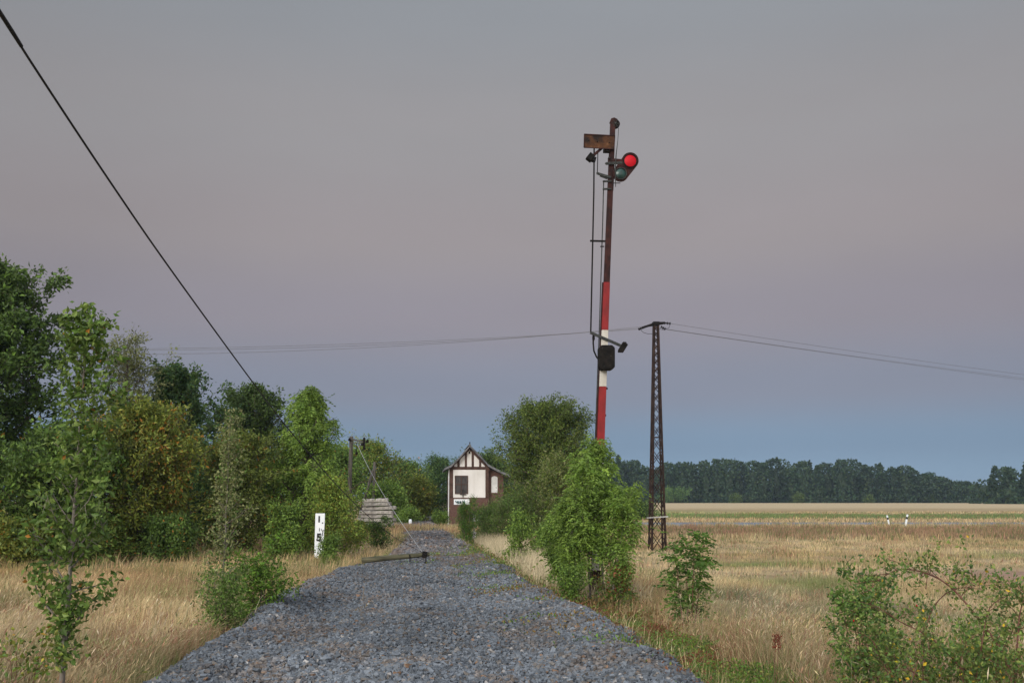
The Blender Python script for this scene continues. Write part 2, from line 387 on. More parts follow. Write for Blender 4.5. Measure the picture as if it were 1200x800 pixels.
def stones(n, y0, y1, size, base, rng, power=1.0):
    v, f = base
    y = y0 + (y1-y0)*rng.random(n)**power
    l, r = edges(y); x = l - .10 + (r-l+.20)*rng.random(n)
    # thin out where weeds and grass cover the bed
    keep = ~((y > 55) & (y < 66) & (rng.random(n) < .6)); x, y = x[keep], y[keep]; n = len(x)
    s = size*np.clip(np.exp(rng.normal(0, .34, n)), .4, 1.75)
    sc = s[:, None]*np.stack([rng.uniform(.8, 1.35, n), rng.uniform(.7, 1.05, n), rng.uniform(.45, .8, n)], -1)
    P = (v[None]*(1+rng.normal(0, .2, (n, len(v), 1)))+rng.normal(0, .12, (n, len(v), 3)))*sc[:, None]
    R = rotmats(n, rng); P = np.einsum('nij,nkj->nki', R, P)
    P[..., 2] *= .8
    z = bed(x, y) + s*rng.uniform(-.2, .75, n)
    P += np.stack([x, y, z], -1)[:, None]
    Fx = (f[None] + (np.arange(n)*len(v))[:, None, None]).reshape(-1, 3)
    k = rng.random(n); b = rng.uniform(.55, 1.2, n)*(.66+.66*fbm(x*.8, y*.5, 3))
    c = np.array([.172,.195,.222])[None]*b[:, None]
    c = np.where((k < .14)[:, None], np.array([.20,.185,.17])*b[:, None], c)
    c = np.where((k > .982)[:, None], np.array([.27,.17,.11])*b[:, None], c)
    c = np.where(((k > .955) & (k < .975))[:, None], np.array([.36,.35,.34])*b[:, None], c)
    dirt = np.clip((fbm(x*1.4+33, y*.9+8, 3)-.56)*6, 0, .6)[:, None]*(rng.random(n) < .6)[:, None]; c = c*(1-dirt)+dirt*np.array([.20,.155,.12])*b[:, None]
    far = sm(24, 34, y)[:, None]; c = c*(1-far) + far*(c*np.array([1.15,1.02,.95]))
    return P.reshape(-1, 3), Fx, np.repeat(c, len(v), 0)
rng = np.random.default_rng(5)
for (n, y0, y1, size, base, pw, lab) in ((400, 7.5, 30, .030, cubeb(), 1.1, 'larger scattered ballast stones among the finer ones'), (125000, 6.8, 17, .0185, cubeb(), 1.25, 'blue grey crushed ballast stones nearest the viewer'), (95000, 17, 34, .0245, octa(), 1.1, 'blue grey crushed ballast stones halfway along the bed'), (36000, 34, 108, .042, octa(), 1.3, 'grey crushed ballast stones far along the bed towards the signal box')):
    P, Fx, c = stones(n, y0, y1, size, base, rng, pw)
    o = mesh_np('ballast_stones', P, Fx, M['stone'], col=c); tag(o, lab, 'gravel', kind='stuff')

# ------------------------------------------------------------------ grass
def blades(name, x, y, h, w, col, lab, rng, seg=3, lean=.35, wind=(.8,.25), head=0, zfun=terrain, colvar=.22):
    n = len(x); z = zfun(x, y) - .02
    a = rng.uniform(0, 2*math.pi, n); wd = (fbm(x*.5+13, y*.5, 2)*2.2-.35)[:, None]; d = np.stack([np.cos(a), np.sin(a)], -1)*lean*rng.random(n)[:, None]*1.15 + np.array(wind)*(.1+.6*rng.random(n)[:, None])*lean*wd
    fa = rng.uniform(0, math.pi, n); side = np.stack([np.cos(fa), np.sin(fa)*.5], -1)
    ts = np.linspace(0, 1, seg+1); base = np.stack([x, y, z], -1); rows = []
    prof = {1: [1, .3], 2: [1, .8, .1], 3: [1, .85, .6, .08], 4: [1,.8,.6,.4,.05]}[seg]
    for t, pw in zip(ts, prof):
        c = base.copy(); c[:, :2] += d*h[:, None]*t**1.9; c[:, 2] += h*(t - .25*t**3*np.minimum(np.linalg.norm(d, axis=1), 1))
        for sgn in (-1, 1):
            q = c.copy(); q[:, :2] += sgn*side*(w*pw/2)[:, None]; rows.append(q)
    V = np.stack(rows, 1); k = V.shape[1]
    q = np.array([(2*i, 2*i+1, 2*i+3, 2*i+2) for i in range(seg)])
    Fq = (q[None]+(np.arange(n)*k)[:, None, None]).reshape(-1, 4)
    cc = col*(1+rng.normal(0, colvar, n))[:, None]; cc = np.clip(cc, .01, .9)
    Cc = np.repeat(cc, k, 0); Vv = V.reshape(-1, 3)
    if head:
        m = np.where(rng.random(n) < head)[0]; tip = V[m, -1]; d0 = V[m, -1]-V[m, -3]; L = rng.uniform(.035, .085, len(m))[:, None]
        dn = d0/np.maximum(np.linalg.norm(d0, axis=1)[:, None], 1e-6); up = dn+np.array([.25,.05,-.25]); up /= np.linalg.norm(up, axis=1)[:, None]
        sd = np.stack([side[m, 0], side[m, 1], np.zeros(len(m))], -1)*(L*.085)
        hv = np.stack([tip - dn*L*.2, tip+up*L*.45+sd, tip+up*L, tip+up*L*.45-sd], 1)
        Fh = (np.arange(len(m))*4)[:, None]+np.arange(4)[None]+len(Vv)
        hc = np.where(rng.random(len(m))[:, None] < .16, np.array([.30,.16,.11]), cc[m]*1.12)
        Vv = np.concatenate([Vv, hv.reshape(-1, 3)]); Fq = np.concatenate([Fq, Fh]); Cc = np.concatenate([Cc, np.repeat(hc, 4, 0)])
    o = mesh_np(name, Vv, Fq, M['grass'], col=np.clip(Cc, 0, .95)); return tag(o, lab, 'grass', kind='stuff')
def scatter(n, xr, yr, rng, dens=None, ypow=1.0):
    x = rng.uniform(*xr, n); y = yr[0]+(yr[1]-yr[0])*rng.random(n)**ypow
    if dens is not None:
        k = rng.random(n) < dens(x, y); x, y = x[k], y[k]
    return x, y
rng = np.random.default_rng(21)
def clump(x, y, s=1.3, lo=.3): return np.clip((fbm(x*s+3, y*s+8, 3)-.30)*2.6, lo, 1)
def ldens(x, y): l, _ = edges(y); return clump(x, y)*(x < l+.15 - .2*vnoise(y*1.7, y*0))
def rdens(x, y): _, r = edges(y); return clump(x, y)*np.clip((x-r-.55)/.8, 0, 1)
def nobare(x, y): u, v = uv(x, y); return rdens(x, y)*(1-.96*sm(13.5, 15, u+2*(vnoise(x*.5, y*.5)-.5))*sm(27, 29, v)*sm(38, 36, v))
def grass_cols(x, y, rng, green=.12):
    nf = sm(36, 26, y); c = field_col(x, y)*1.12*(1+(.8*fbm(x*.9+61, y*.7, 3)-.4)*(.35+.65*nf))[:, None]; k = rng.random(len(x))[:, None]; gz = np.clip((fbm(x*.55+21, y*.45+5, 3)-.5)*5, 0, .55)[:, None]; c = np.where(rng.random((len(x), 1)) < gz, np.array([.17,.19,.08]), c); pz = np.clip((fbm(x*.7+91, y*.6+5, 3)-.52)*5, 0, .5)[:, None]; c = np.where(rng.random((len(x), 1)) < pz, np.array([.33,.19,.12]), c)
    c = np.where(k < green, np.array([.16,.19,.06]), c); c = np.where((k > .80), c*1.28, c); return c
def hts(x, y, lo, hi, rng, s=.8): return lo*.7 + (hi-lo*.7)*np.clip(fbm(x*s+11, y*s+5, 3)*2.2-.6, 0, 1)*(.45+.65*rng.random(len(x)))
def vis(x, y, pad=.6):   # keep what the place shows from near the viewpoint
    u, v = uv(x, y); return np.abs(u) < v*.56+pad+1.0
def put(n, xr, yr, dens, h, w, lab, seg, head, lean, green=.12, ypow=1.0, name='dry_grass'):
    x, y = scatter(n, xr, yr, rng, dens, ypow); k = vis(x, y); x, y = x[k], y[k]
    H = hts(x, y, *h, rng); W = rng.uniform(w[0], w[1], len(x))
    return blades(name, x, y, H, W, grass_cols(x, y, rng, green), lab, rng, seg, lean, head=head)
put(240000, (-8.5, -2.3), (6.0, 14), ldens, (.22,.60), (.0022,.0045), 'tall dry blond grass on the left bank nearest the viewer', 3, .22, .55)
put(130000, (-14, -1.5), (14, 28), ldens, (.24,.60), (.004,.008), 'dry blond grass on the left bank before the saplings and milepost', 2, .15, .5)
put(60000, (-22, -.8), (28, 62), ldens, (.25,.6), (.010,.022), 'dry grass on the left bank around the telegraph poles', 2, 0, .45)
put(260000, (2.9, 9.5), (6.5, 15), rdens, (.30,.78), (.0022,.0045), 'tall windswept dry grass on the right bank nearest the viewer', 3, .3, .6, green=.26)
put(150000, (2.6, 19), (15, 30), nobare, (.18,.48), (.0045,.009), 'dry grass on the right bank beyond the elder sapling', 2, .18, .5)
put(120000, (2.4, 45), (30, 60), nobare, (.10,.30), (.012,.028), 'dry field grass around the lattice mast', 2, 0, .45, ypow=.9)
put(120000, (4, 90), (60, 97), lambda x, y: clump(x, y, .6, .4), (.18,.55), (.03,.06), 'reddish brown and straw grass before the country road', 1, 0, .4, ypow=1.0)
put(60000, (4, 125), (104, 190), lambda x, y: clump(x, y, .3, .4), (.15,.4), (.06,.13), 'dry and green grass of the field beyond the country road', 1, 0, .4)
def stalks(n, xr, yr, dens, lab, hr, head=.9):
    x, y = scatter(n, xr, yr, rng, lambda x, y: dens(x, y)*np.clip((fbm(x*1.1+30, y*1.1, 2)-.42)*4, .05, 1)); k = vis(x, y); x, y = x[k], y[k]; n = len(x)
    c = np.array([[.56,.47,.33],[.50,.41,.27],[.42,.30,.2],[.20,.24,.09]])[rng.choice(4, n, p=[.4,.3,.18,.12])]
    blades('dry_grass', x, y, rng.uniform(*hr, n), rng.uniform(.0025,.0045, n), c, lab, rng, 4, .75, head=head)
stalks(42000, (3.0, 9.5), (6.5, 17), rdens, 'long pale feathery grass stalks bending to the right on the right bank', (.5,.88))
def creep(x, y): l, rr = edges(y); return np.exp(-((x-l-.1)/.22)**2)*np.clip((fbm(y*1.3, x*0+4, 2)-.42)*5, 0, 1) + np.exp(-((x-rr+.15)/.25)**2)*np.clip((fbm(y*1.1+9, x*0+4, 2)-.45)*5, 0, 1)*(y > 9)
x, y = scatter(120000, (-3.2, 3.2), (8, 50), rng, creep)
blades('dry_grass', x, y, rng.uniform(.08, .4, len(x)), rng.uniform(.003, .009, len(x)), grass_cols(x, y, rng, .35), 'short mixed grass tufts creeping over both gravel edges', rng, 3, .9, head=.1, zfun=lambda x, y: np.maximum(terrain(x, y), bed(x, y)))
stalks(22000, (-9, -2.4), (6.2, 16), ldens, 'long pale grass stalks bending over on the left bank', (.45,.75))
# grass tongue growing across the bed before the signal box
x, y = scatter(26000, (-3.2, 3.4), (52, 68), rng, lambda x, y: np.clip(sm(52, 57, y)*sm(68, 63, y)*(.25+.9*sm(1.5, -2.0, x)+.7*sm(1.2, 2.4, x)), 0, 1)*clump(x, y, 1.1, .15))
blades('dry_grass', x, y, rng.uniform(.1, .42, len(x)), rng.uniform(.015, .03, len(x)), grass_cols(x, y, rng, .1), 'sparse dry grass growing across the gravel before the signal box', rng, 2, .4, zfun=lambda x, y: np.maximum(terrain(x, y), -.06))
# pale grass tufts along the right shoulder farther on
x, y = scatter(26000, (2.4, 4.6), (20, 46), rng, lambda x, y: clump(x, y, 1.0, .1)*np.clip((x-edges(y)[1]+.05)/.4, 0, 1))
blades('dry_grass', x, y, rng.uniform(.3, .75, len(x)), rng.uniform(.008, .016, len(x)), np.array([.62,.53,.35])*np.ones((len(x), 1)), 'pale feathery grass along the right shoulder behind the ash thicket', rng, 2, .5)

# ------------------------------------------------------------------ leaves, branches, plants
def leaf_mesh(P, D, S, rng, width=.5, fold=.2, droop=.0):
    """one folded four-cornered leaf per point"""
    n = len(P); D = D + np.array([0,0,-droop]); D = D/np.maximum(np.linalg.norm(D, axis=1)[:, None], 1e-6)
    R = rng.normal(size=(n, 3)); A = np.cross(D, R); A /= np.maximum(np.linalg.norm(A, axis=1)[:, None], 1e-6); B = np.cross(D, A)
    S = S[:, None]
    b = P; t = P + D*S; m = P + D*S*.45
    lf = m + A*S*width/2 + B*S*fold; rt = m - A*S*width/2 + B*S*fold
    V = np.stack([b, rt, t, lf], 1).reshape(-1, 3); i = (np.arange(n)*4)[:, None]
    F = np.concatenate([i+np.array([[0,1,2]]), i+np.array([[0,2,3]])], 1).reshape(-1, 3)
    return V, F
LEAF_GAIN = np.array([2.0, 1.92, 1.35])
def leaf_cols(n, rng, base, odd=None, oddf=0, var=.25, P=None, cs=1.2):
    base = np.array(base, float); k = rng.integers(0, len(base), n); c = base[k]*(1+rng.normal(0, var, n))[:, None]
    if P is not None:
        q = fbm(P[:, 0]*cs+P[:, 2]*.7*cs, P[:, 1]*cs+P[:, 2]*.9*cs, 2); c = c*(.75+.5*q)[:, None]
    if odd is not None and oddf:
        if P is not None: thr = oddf*2.2*np.clip((fbm(P[:, 0]*cs*.8+9, P[:, 2]*cs*.8+P[:, 1], 2)-.42)*3.2, 0.05, 1.6)
        else: thr = oddf
        m = rng.random(n) < thr; c[m] = np.array(odd)*(1+rng.normal(0, .2, m.sum()))[:, None]
    return np.clip(c*LEAF_GAIN, .008, .8)
def curve(a, d, L, up, k, rng, wob=.06):
    pts = [Vector(a)]; d = Vector(d).normalized()
    for i in range(k):
        d = (d + Vector((0,0,up/k)) + Vector(rng.normal(0, wob, 3))).normalized(); pts.append(pts[-1] + d*(L/k))
    return pts
PROF = {'round': lambda t: max(.12, math.sin(math.pi*min(1, (t*.92+.06))**.85))**.7,
        'globe': lambda t: math.sqrt(max(.06, 1-(1.9*t-.95)**2)),
        'cone': lambda t: .14+.86*(1-t)**.9*min(1, .45+t*4),
        'column': lambda t: (.25+.75*(1-t)**.5)*min(1, .5+t*4),
        'vase': lambda t: .35+.65*math.sin(math.pi*(.15+.7*t)),
        'shrub': lambda t: max(.1, (1-t**2.2))**.5}
def plant(name, label, cat, base, H, R, seed, shape='round', cb=.12, nprim=36, nsub=6, leaves=14000, leaf=.09, lw=.5,
          cols=((.05,.09,.025),(.07,.12,.03)), odd=None, oddf=0, spread=.16, rise=.5, trunk_r=None, bark='bark', compound=False, droop=.25,
          stems=1, lean=(0,0), parts=('trunk','crown'), group=None, squash=1.0, twigs=True, wob=.03, gap=.0, holes=0):
    rng = np.random.default_rng(seed); B = Vector(base)
    root = empty(name, B, label, cat, group); mb = MB(); tr = trunk_r or H*.018
    LP = []; LD = []
    for sidx in range(stems):
        if stems > 1:
            a = 2*math.pi*sidx/stems+rng.uniform(-.4,.4); b0 = B + Vector((math.cos(a), math.sin(a), 0))*R*.18*rng.uniform(.3,1); ln = Vector((math.cos(a)*.12, math.sin(a)*.12, 0)); Hs = H*rng.uniform(.72, 1.0) if sidx else H
        else: b0 = B; ln = Vector((0,0,0)); Hs = H
        nt = 9; tp = []; p = b0 - Vector((0,0,.1)); wv = Vector((0,0,0))
        for i in range(nt+1):
            t = i/nt; wv = wv + Vector((rng.normal(0, wob), rng.normal(0, wob), 0))*Hs/nt
            tp.append(b0 + Vector((lean[0]*Hs*t, lean[1]*Hs*t, Hs*t-.08*(i == 0))) + ln*Hs*t + wv)
        mb.tube(tp, [tr*(1-.88*(i/nt)**.9)*(1.25 if i == 0 else 1) for i in range(nt+1)], 7)
        np_ = max(4, nprim//stems)
        for k in range(np_):
            tt = (k+rng.uniform(.1,.9))/np_; t = cb+(1-cb)*tt*.97
            i0 = min(nt-1, int(t*nt)); pt = tp[i0].lerp(tp[i0+1], t*nt-i0)
            rr = R*PROF[shape](tt)*(rng.uniform(.55, 1.25) if shape != 'globe' else rng.uniform(.8, 1.08))*(1 if stems == 1 else .75)
            az = k*2.39996+rng.uniform(-.5,.5)+sidx
            d = Vector((math.cos(az), math.sin(az), rise*rng.uniform(.5,1.4)+.3*tt))
            br = curve(pt, d, rr*1.05, .15 if rise > .2 else -.3, 5, rng, .10)
            r0 = max(tr*(1-.88*t)*.55, .003); mb.tube(br, [r0*(1-.8*j/5) for j in range(6)], 5, False)
            for s in range(nsub):
                f = .2+.8*(s+rng.random())/nsub; j = min(4, int(f*5)); q = br[j].lerp(br[j+1], f*5-j)
                bd = (br[j+1]-br[j]).normalized()
                sd = (bd*.7 + Vector(rng.normal(0, .75, 3)) + Vector((0,0,.15))).normalized()
                L = rr*rng.uniform(.22,.5)*(1.15-.5*f)+spread*.5; sb = curve(q, sd, L, -.25*droop, 3, rng, .12)
                if twigs: mb.tube(sb, [r0*.35, r0*.28, r0*.2, r0*.1], 3, False)
                for m_ in range(1, 4): LP.append(sb[m_]); LD.append((sb[m_]-sb[m_-1]).normalized())
                LP.append(q.lerp(sb[1], .5)); LD.append(bd)
        LP.append(tp[-1]); LD.append(Vector((0,0,1))); LP.append(tp[-1]); LD.append(Vector((.3,0,1)))
    mb.build(parts[0], M[bark], root, smooth=True)
    A = np.array([tuple(p) for p in LP]); Dn = np.array([tuple(d) for d in LD])
    pick = rng.integers(0, len(A), leaves)
    if holes:   # drop clusters so that gaps show through
        w = np.where(rng.random(len(A)) < holes, .05, 1.0)*rng.uniform(.3, 1.6, len(A)); pick = rng.choice(len(A), leaves, p=w/w.sum())
    P = A[pick] + rng.normal(0, spread*.5, (leaves, 3))*np.array([1,1,squash]); D = Dn[pick]*.6 + rng.normal(0, .7, (leaves, 3))
    P[:, 2] = np.maximum(P[:, 2], B.z+.02)
    S = leaf*rng.uniform(.6, 1.3, leaves)
    if compound:
        nl = 7; D = D*.5+rng.normal(0, .25, D.shape); D[:, 2] = D[:, 2]*.5-droop; D /= np.linalg.norm(D, axis=1)[:, None]
        side = np.cross(D, np.array([0,0,1.])); side /= np.maximum(np.linalg.norm(side, axis=1)[:, None], 1e-6)
        ps = []; ds = []; ss = []
        for q in range(nl):
            fr = .25+.75*(q//2)/(nl//2); sg = -1 if q % 2 else 1
            if q == nl-1: dd = D.copy()
            else: dd = side*sg*.85+D*.5
            ps.append(P + D*(S*fr*2.6)[:, None] + np.array([0,0,-1])*(S*fr*fr*.7)[:, None]); ds.append(dd+rng.normal(0, .15, dd.shape)); ss.append(S)
        LPc = np.concatenate(ps); V, F = leaf_mesh(LPc, np.concatenate(ds), np.concatenate(ss), rng, lw, .08, .15)
        c1 = leaf_cols(leaves, rng, cols, odd, oddf, .22, P, 1.2); c = np.tile(c1, (nl, 1))*(1+rng.normal(0, .08, len(LPc)))[:, None]
    else:
        V, F = leaf_mesh(P, D, S, rng, lw, .12, droop); c = leaf_cols(leaves, rng, cols, odd, oddf, .25, P, 1.2)
    o = mesh_np(parts[1], V, F, M['leaf'], parent=root, col=np.repeat(c, 4, 0), origin=tuple(B)); o.location = (0,0,0)
    return root
def foot(px, Y, dz=0):
    p = at(px, 600, Y); z = float(terrain(p.x, Y)); return (p.x, Y, z+dz)
def height_to(px, py, Y): return at(px, py, Y).z - foot(px, Y)[2]

DK = ((.030,.055,.020),(.042,.075,.024),(.055,.09,.028)); MID = ((.05,.095,.025),(.07,.125,.03),(.085,.14,.04)); LT = ((.10,.16,.035),(.13,.20,.05),(.085,.14,.035))
OLV = ((.06,.085,.022),(.08,.11,.028),(.105,.135,.04)); YEL = ((.115,.13,.03),(.09,.12,.026),(.14,.15,.04)); ORG = (.20,.10,.025)
BLU = ((.030,.065,.035),(.04,.085,.045),(.05,.10,.045)); GRY = ((.12,.14,.08),(.15,.16,.10),(.09,.11,.055))
def tree(px, top, Y, wpx, seed, label, name='deciduous_tree', cat='tree', **k):
    H = height_to(px, top, Y)*.97; R = wpx*Y/1167/2
    k.setdefault('group', None)
    return plant(name, label, cat, foot(px, Y), H, R, seed, **k)

# left bank, back to front
tree(-34, 308, 38, 236, 1, 'tall dark green tree at the left edge, the highest tree', shape='round', cb=.06, nprim=89, nsub=8, leaves=46000, leaf=0.194, cols=MID[:2]+DK+((.06,.10,.03),), spread=0.27, trunk_r=.13, holes=.3)
tree(-110, 380, 34, 221, 2, 'dark tree cut by the left edge, lower than its tall neighbour', shape='round', cb=.03, nprim=56, nsub=7, leaves=20000, leaf=0.196, cols=DK, spread=0.27)
tree(140, 412, 44, 123, 3, 'pale thin-leaved willow rising behind the slim near sapling', name='willow_tree', shape='vase', cb=.15, nprim=53, nsub=7, leaves=9500, leaf=0.164, lw=.3, cols=GRY, spread=0.22, rise=1.1, holes=.35)
tree(200, 432, 46, 123, 4, 'dark crowned tree behind the yellowing one', shape='round', cb=.1, nprim=61, nsub=7, leaves=20000, leaf=0.181, cols=DK+BLU, spread=0.26, holes=.3, rise=.8)
tree(222, 520, 42, 91, 5, 'deep green bushy tree filling the gap right of the yellowing tree', shape='shrub', cb=.02, nprim=47, nsub=7, leaves=16000, leaf=0.162, cols=BLU+MID[:1], spread=0.25)
tree(165, 478, 35, 156, 6, 'broad yellowing tree flecked with orange leaves', shape='round', cb=.02, nprim=84, nsub=8, leaves=32000, leaf=0.153, lw=.4, cols=YEL+OLV, odd=ORG, oddf=.06, spread=0.24)
tree(60, 520, 33, 169, 7, 'mid green bushy tree low behind the slim near sapling', shape='round', cb=.02, nprim=64, nsub=7, leaves=24000, leaf=0.165, cols=MID+DK, odd=ORG, oddf=.02, spread=0.27)
tree(292, 458, 50, 127, 8, 'round dark tree standing clear against the sky', shape='round', cb=.2, nprim=64, nsub=8, leaves=22000, leaf=0.177, cols=DK, spread=0.26, holes=.2)
tree(325, 540, 46, 104, 9, 'dark green tree below and right of the round dark one', shape='shrub', cb=.02, nprim=42, nsub=7, leaves=14000, leaf=0.159, cols=BLU+DK, spread=0.22)
tree(278, 510, 38, 114, 10, 'small olive tree with a patch of orange leaves at its top', shape='round', cb=.02, nprim=70, nsub=7, leaves=20000, leaf=0.126, lw=.42, cols=OLV, odd=ORG, oddf=.07, spread=0.20)
tree(354, 447, 39, 150, 11, 'bright green feathery ash tree with a pointed top beside the milepost', name='ash_tree', shape='cone', cb=.03, nprim=72, nsub=7, leaves=4200, leaf=0.134, lw=.38, cols=LT+MID[1:2], spread=0.13, compound=True, droop=.55, rise=.7, holes=.15)
tree(388, 562, 36, 66, 12, 'yellow green bush between the feathery ash and the telegraph pole', name='shrub', cat='shrub', shape='shrub', cb=.02, nprim=34, nsub=6, leaves=13000, leaf=.09, cols=LT+YEL, spread=.24)
for i, (px, top, Y, w, cols, lab) in enumerate((
    (432, 524, 82, 90, MID+YEL, 'wide mid green tree behind the top of the telegraph pole'),
    (392, 530, 74, 80, MID, 'green tree partly hidden by the feathery ash'),
    (475, 545, 96, 60, DK+MID, 'dark green tree right of the wide mid green one'),
    (488, 566, 84, 34, OLV+YEL, 'olive shrub tree beside the far end of the path'),
    (452, 575, 78, 40, MID+LT, 'lower green tree above the stack of sleepers'))):
    tree(px, top, Y, w, 30+i, lab, shape='round', cb=.04, nprim=48, nsub=8, leaves=15000, leaf=.20, cols=cols, odd=ORG, oddf=.012, spread=.55)
for i, (px, top, Y, w, lab) in enumerate(((515, 536, 106, 50, 'dark bluish pine left of the signal box, the highest there'), (498, 556, 116, 40, 'dark pine at the end of the path'), (545, 540, 112, 55, 'dark pine partly behind the signal box roof'), (470, 560, 122, 55, 'dark pine behind the trees left of the path'))):
    tree(px, top, Y, w, 40+i, lab, name='pine_tree', shape='column', cb=.02, nprim=60, nsub=8, leaves=15000, leaf=.26, lw=.3, cols=BLU+DK, spread=.5, rise=.2)
# right of the path
tree(575, 538, 100, 80, 50, 'dark tree top showing behind the signal box annexe', shape='round', cb=.05, nprim=40, nsub=7, leaves=12000, leaf=.24, cols=DK, spread=.5)
tree(644, 482, 62, 126, 51, 'big olive green tree beside the signal box', shape='globe', cb=.05, nprim=110, nsub=10, leaves=80000, leaf=.155, lw=.45, cols=((.048,.075,.018),(.062,.095,.022),(.035,.062,.018),(.085,.11,.03)), spread=.34, trunk_r=.2, holes=.2, rise=.35)
tree(655, 540, 46, 100, 52, 'paler willow like bush in front of the big olive tree', name='willow_bush', cat='shrub', shape='shrub', cb=.02, nprim=46, nsub=7, leaves=17000, leaf=.13, lw=.28, cols=OLV+GRY[:2]+MID[:1], spread=.28, droop=.6)
tree(603, 580, 47, 112, 53, 'low spreading dark bush in front of the signal box annexe', name='bush', cat='shrub', shape='shrub', cb=.02, nprim=50, nsub=7, leaves=20000, leaf=.075, lw=.4, cols=MID[:2]+DK[1:]+GRY[2:], spread=.24, stems=5)
tree(570, 590, 49, 44, 58, 'smaller dark bush between the broom and the spreading bush', name='bush', cat='shrub', shape='shrub', cb=.02, nprim=36, nsub=6, leaves=9000, leaf=.075, lw=.4, cols=MID[:2]+DK[1:], spread=.2, stems=4)
tree(546, 588, 43, 36, 54, 'upright green broom before the signal box wall', name='broom_bush', cat='shrub', shape='vase', cb=.02, nprim=44, nsub=5, leaves=9000, leaf=.085, lw=.16, cols=((.04,.09,.02),(.06,.12,.025)), spread=.12, rise=1.6, stems=6, odd=(.22,.15,.03), oddf=.02)
tree(609, 600, 31, 38, 55, 'small bright drooping sapling in the pale grass', name='sapling', cat='sapling', shape='shrub', cb=.08, nprim=26, nsub=5, leaves=3200, leaf=.10, lw=.38, cols=LT+MID[:2], spread=.14, droop=.7)
tree(646, 622, 33, 40, 56, 'green bush behind the left side of the ash thicket', name='shrub', cat='shrub', shape='shrub', cb=.02, nprim=34, nsub=6, leaves=9000, leaf=.09, cols=MID, spread=.22)
# ash thicket round the foot of the signal: five separate stems
for i, (px, top, Y, w, lab) in enumerate(((674, 585, 19.6, 54, 'leftmost ash stem of the thicket at the signal foot'), (690, 530, 19.8, 62, 'second ash stem from the left in the thicket, close before the mast'),
    (706, 517, 20.3, 58, 'tallest ash stem of the thicket, reaching the red end of the mast'), (714, 572, 19.4, 56, 'ash stem leaning to the right of the thicket'), (658, 606, 20.6, 44, 'low bushy ash stem on the path side of the thicket'))):
    tree(px, top, Y, w, 60+i, lab, name='ash_sapling', cat='sapling', group='ash stems around the signal foot', shape='vase', cb=.34, nprim=26, nsub=5, leaves=960, leaf=.072, lw=.42, cols=MID[1:]+LT, spread=.11, holes=.25, compound=True, droop=.4, bark='bark_pale', rise=.7, trunk_r=.03, lean=((.16,0) if i == 3 else (0,0)))
tree(668, 664, 19.0, 46, 66, 'low green bush at the left foot of the ash thicket', name='bush', cat='shrub', shape='shrub', cb=.03, nprim=26, nsub=5, leaves=2600, leaf=.06, cols=MID+LT[:1], spread=.12, stems=4, trunk_r=.01)
tree(722, 660, 19.3, 52, 67, 'low bush with reddish leaves at the right foot of the ash thicket', name='bush', cat='shrub', shape='shrub', cb=.03, nprim=26, nsub=5, leaves=2400, leaf=.06, cols=OLV+MID, odd=(.13,.045,.03), oddf=.10, spread=.12, stems=4, trunk_r=.01)
# elder sapling
tree(803, 626, 15.6, 74, 70, 'small elder sapling standing alone in the grass on the right bank', name='elder_sapling', cat='sapling', shape='vase', cb=.12, nprim=22, nsub=3, leaves=420, leaf=.066, lw=.5, cols=((.038,.085,.018),(.05,.105,.022),(.07,.13,.03)), spread=.10, compound=True, droop=.15, bark='twig_red', rise=1.4, trunk_r=.014, stems=4)
# left foreground
tree(86, 354, 10.0, 122, 71, 'slim young tree with a bare lower trunk, nearest on the left', name='sapling', cat='sapling', shape='column', cb=.12, nprim=44, nsub=5, leaves=4000, leaf=.072, lw=.56, cols=((.045,.085,.022),(.065,.11,.03),(.095,.14,.045)), odd=(.28,.13,.04), oddf=.012, spread=.085, bark='bark_pale', rise=1.1, trunk_r=.028, holes=.2, wob=.022)
tree(266, 480, 15.5, 62, 72, 'thin dusty green sapling left of the bright bush', name='sapling', cat='sapling', shape='column', cb=.03, nprim=54, nsub=4, leaves=4200, leaf=.05, lw=.5, cols=GRY+MID[:1], spread=.10, bark='bark_pale', rise=1.0, trunk_r=.022, holes=.3)
tree(304, 648, 15.6, 100, 73, 'bright green bush at the left edge of the ballast', name='bush', cat='shrub', shape='vase', cb=.04, nprim=40, nsub=5, leaves=3900, leaf=.066, lw=.45, cols=((.055,.12,.02),(.085,.155,.028),(.07,.11,.028)), spread=.12, stems=6, trunk_r=.012)
tree(266, 668, 14.4, 66, 74, 'dark green bush at the foot of the dusty sapling', name='bush', cat='shrub', shape='shrub', cb=.04, nprim=34, nsub=5, leaves=2700, leaf=.052, lw=.45, cols=MID+GRY[:1], spread=.12, stems=5, trunk_r=.012)
tree(388, 628, 33, 28, 75, 'small leafy shrub right beside the white milepost', name='shrub', cat='shrub', shape='shrub', cb=.04, nprim=26, nsub=5, leaves=3600, leaf=.07, cols=MID+LT[:1], spread=.14, stems=4, trunk_r=.012)
tree(445, 606, 39, 28, 76, 'small dark shrub at the ballast edge before the sleeper stack', name='shrub', cat='shrub', shape='shrub', cb=.1, nprim=26, nsub=5, leaves=3400, leaf=.07, cols=MID+DK, spread=.14, stems=3, trunk_r=.012)
tree(420, 614, 44, 40, 77, 'yellowish shrub at the foot of the telegraph pole', name='shrub', cat='shrub', shape='shrub', cb=.04, nprim=26, nsub=5, leaves=4200, leaf=.08, cols=YEL+MID, spread=.18, stems=3, trunk_r=.012)
tree(515, 604, 76, 26, 78, 'low green bush at the far left corner of the signal box', name='bush', cat='shrub', shape='shrub', cb=.04, nprim=26, nsub=5, leaves=3500, leaf=.11, cols=MID+LT, spread=.2, stems=3, trunk_r=.012)
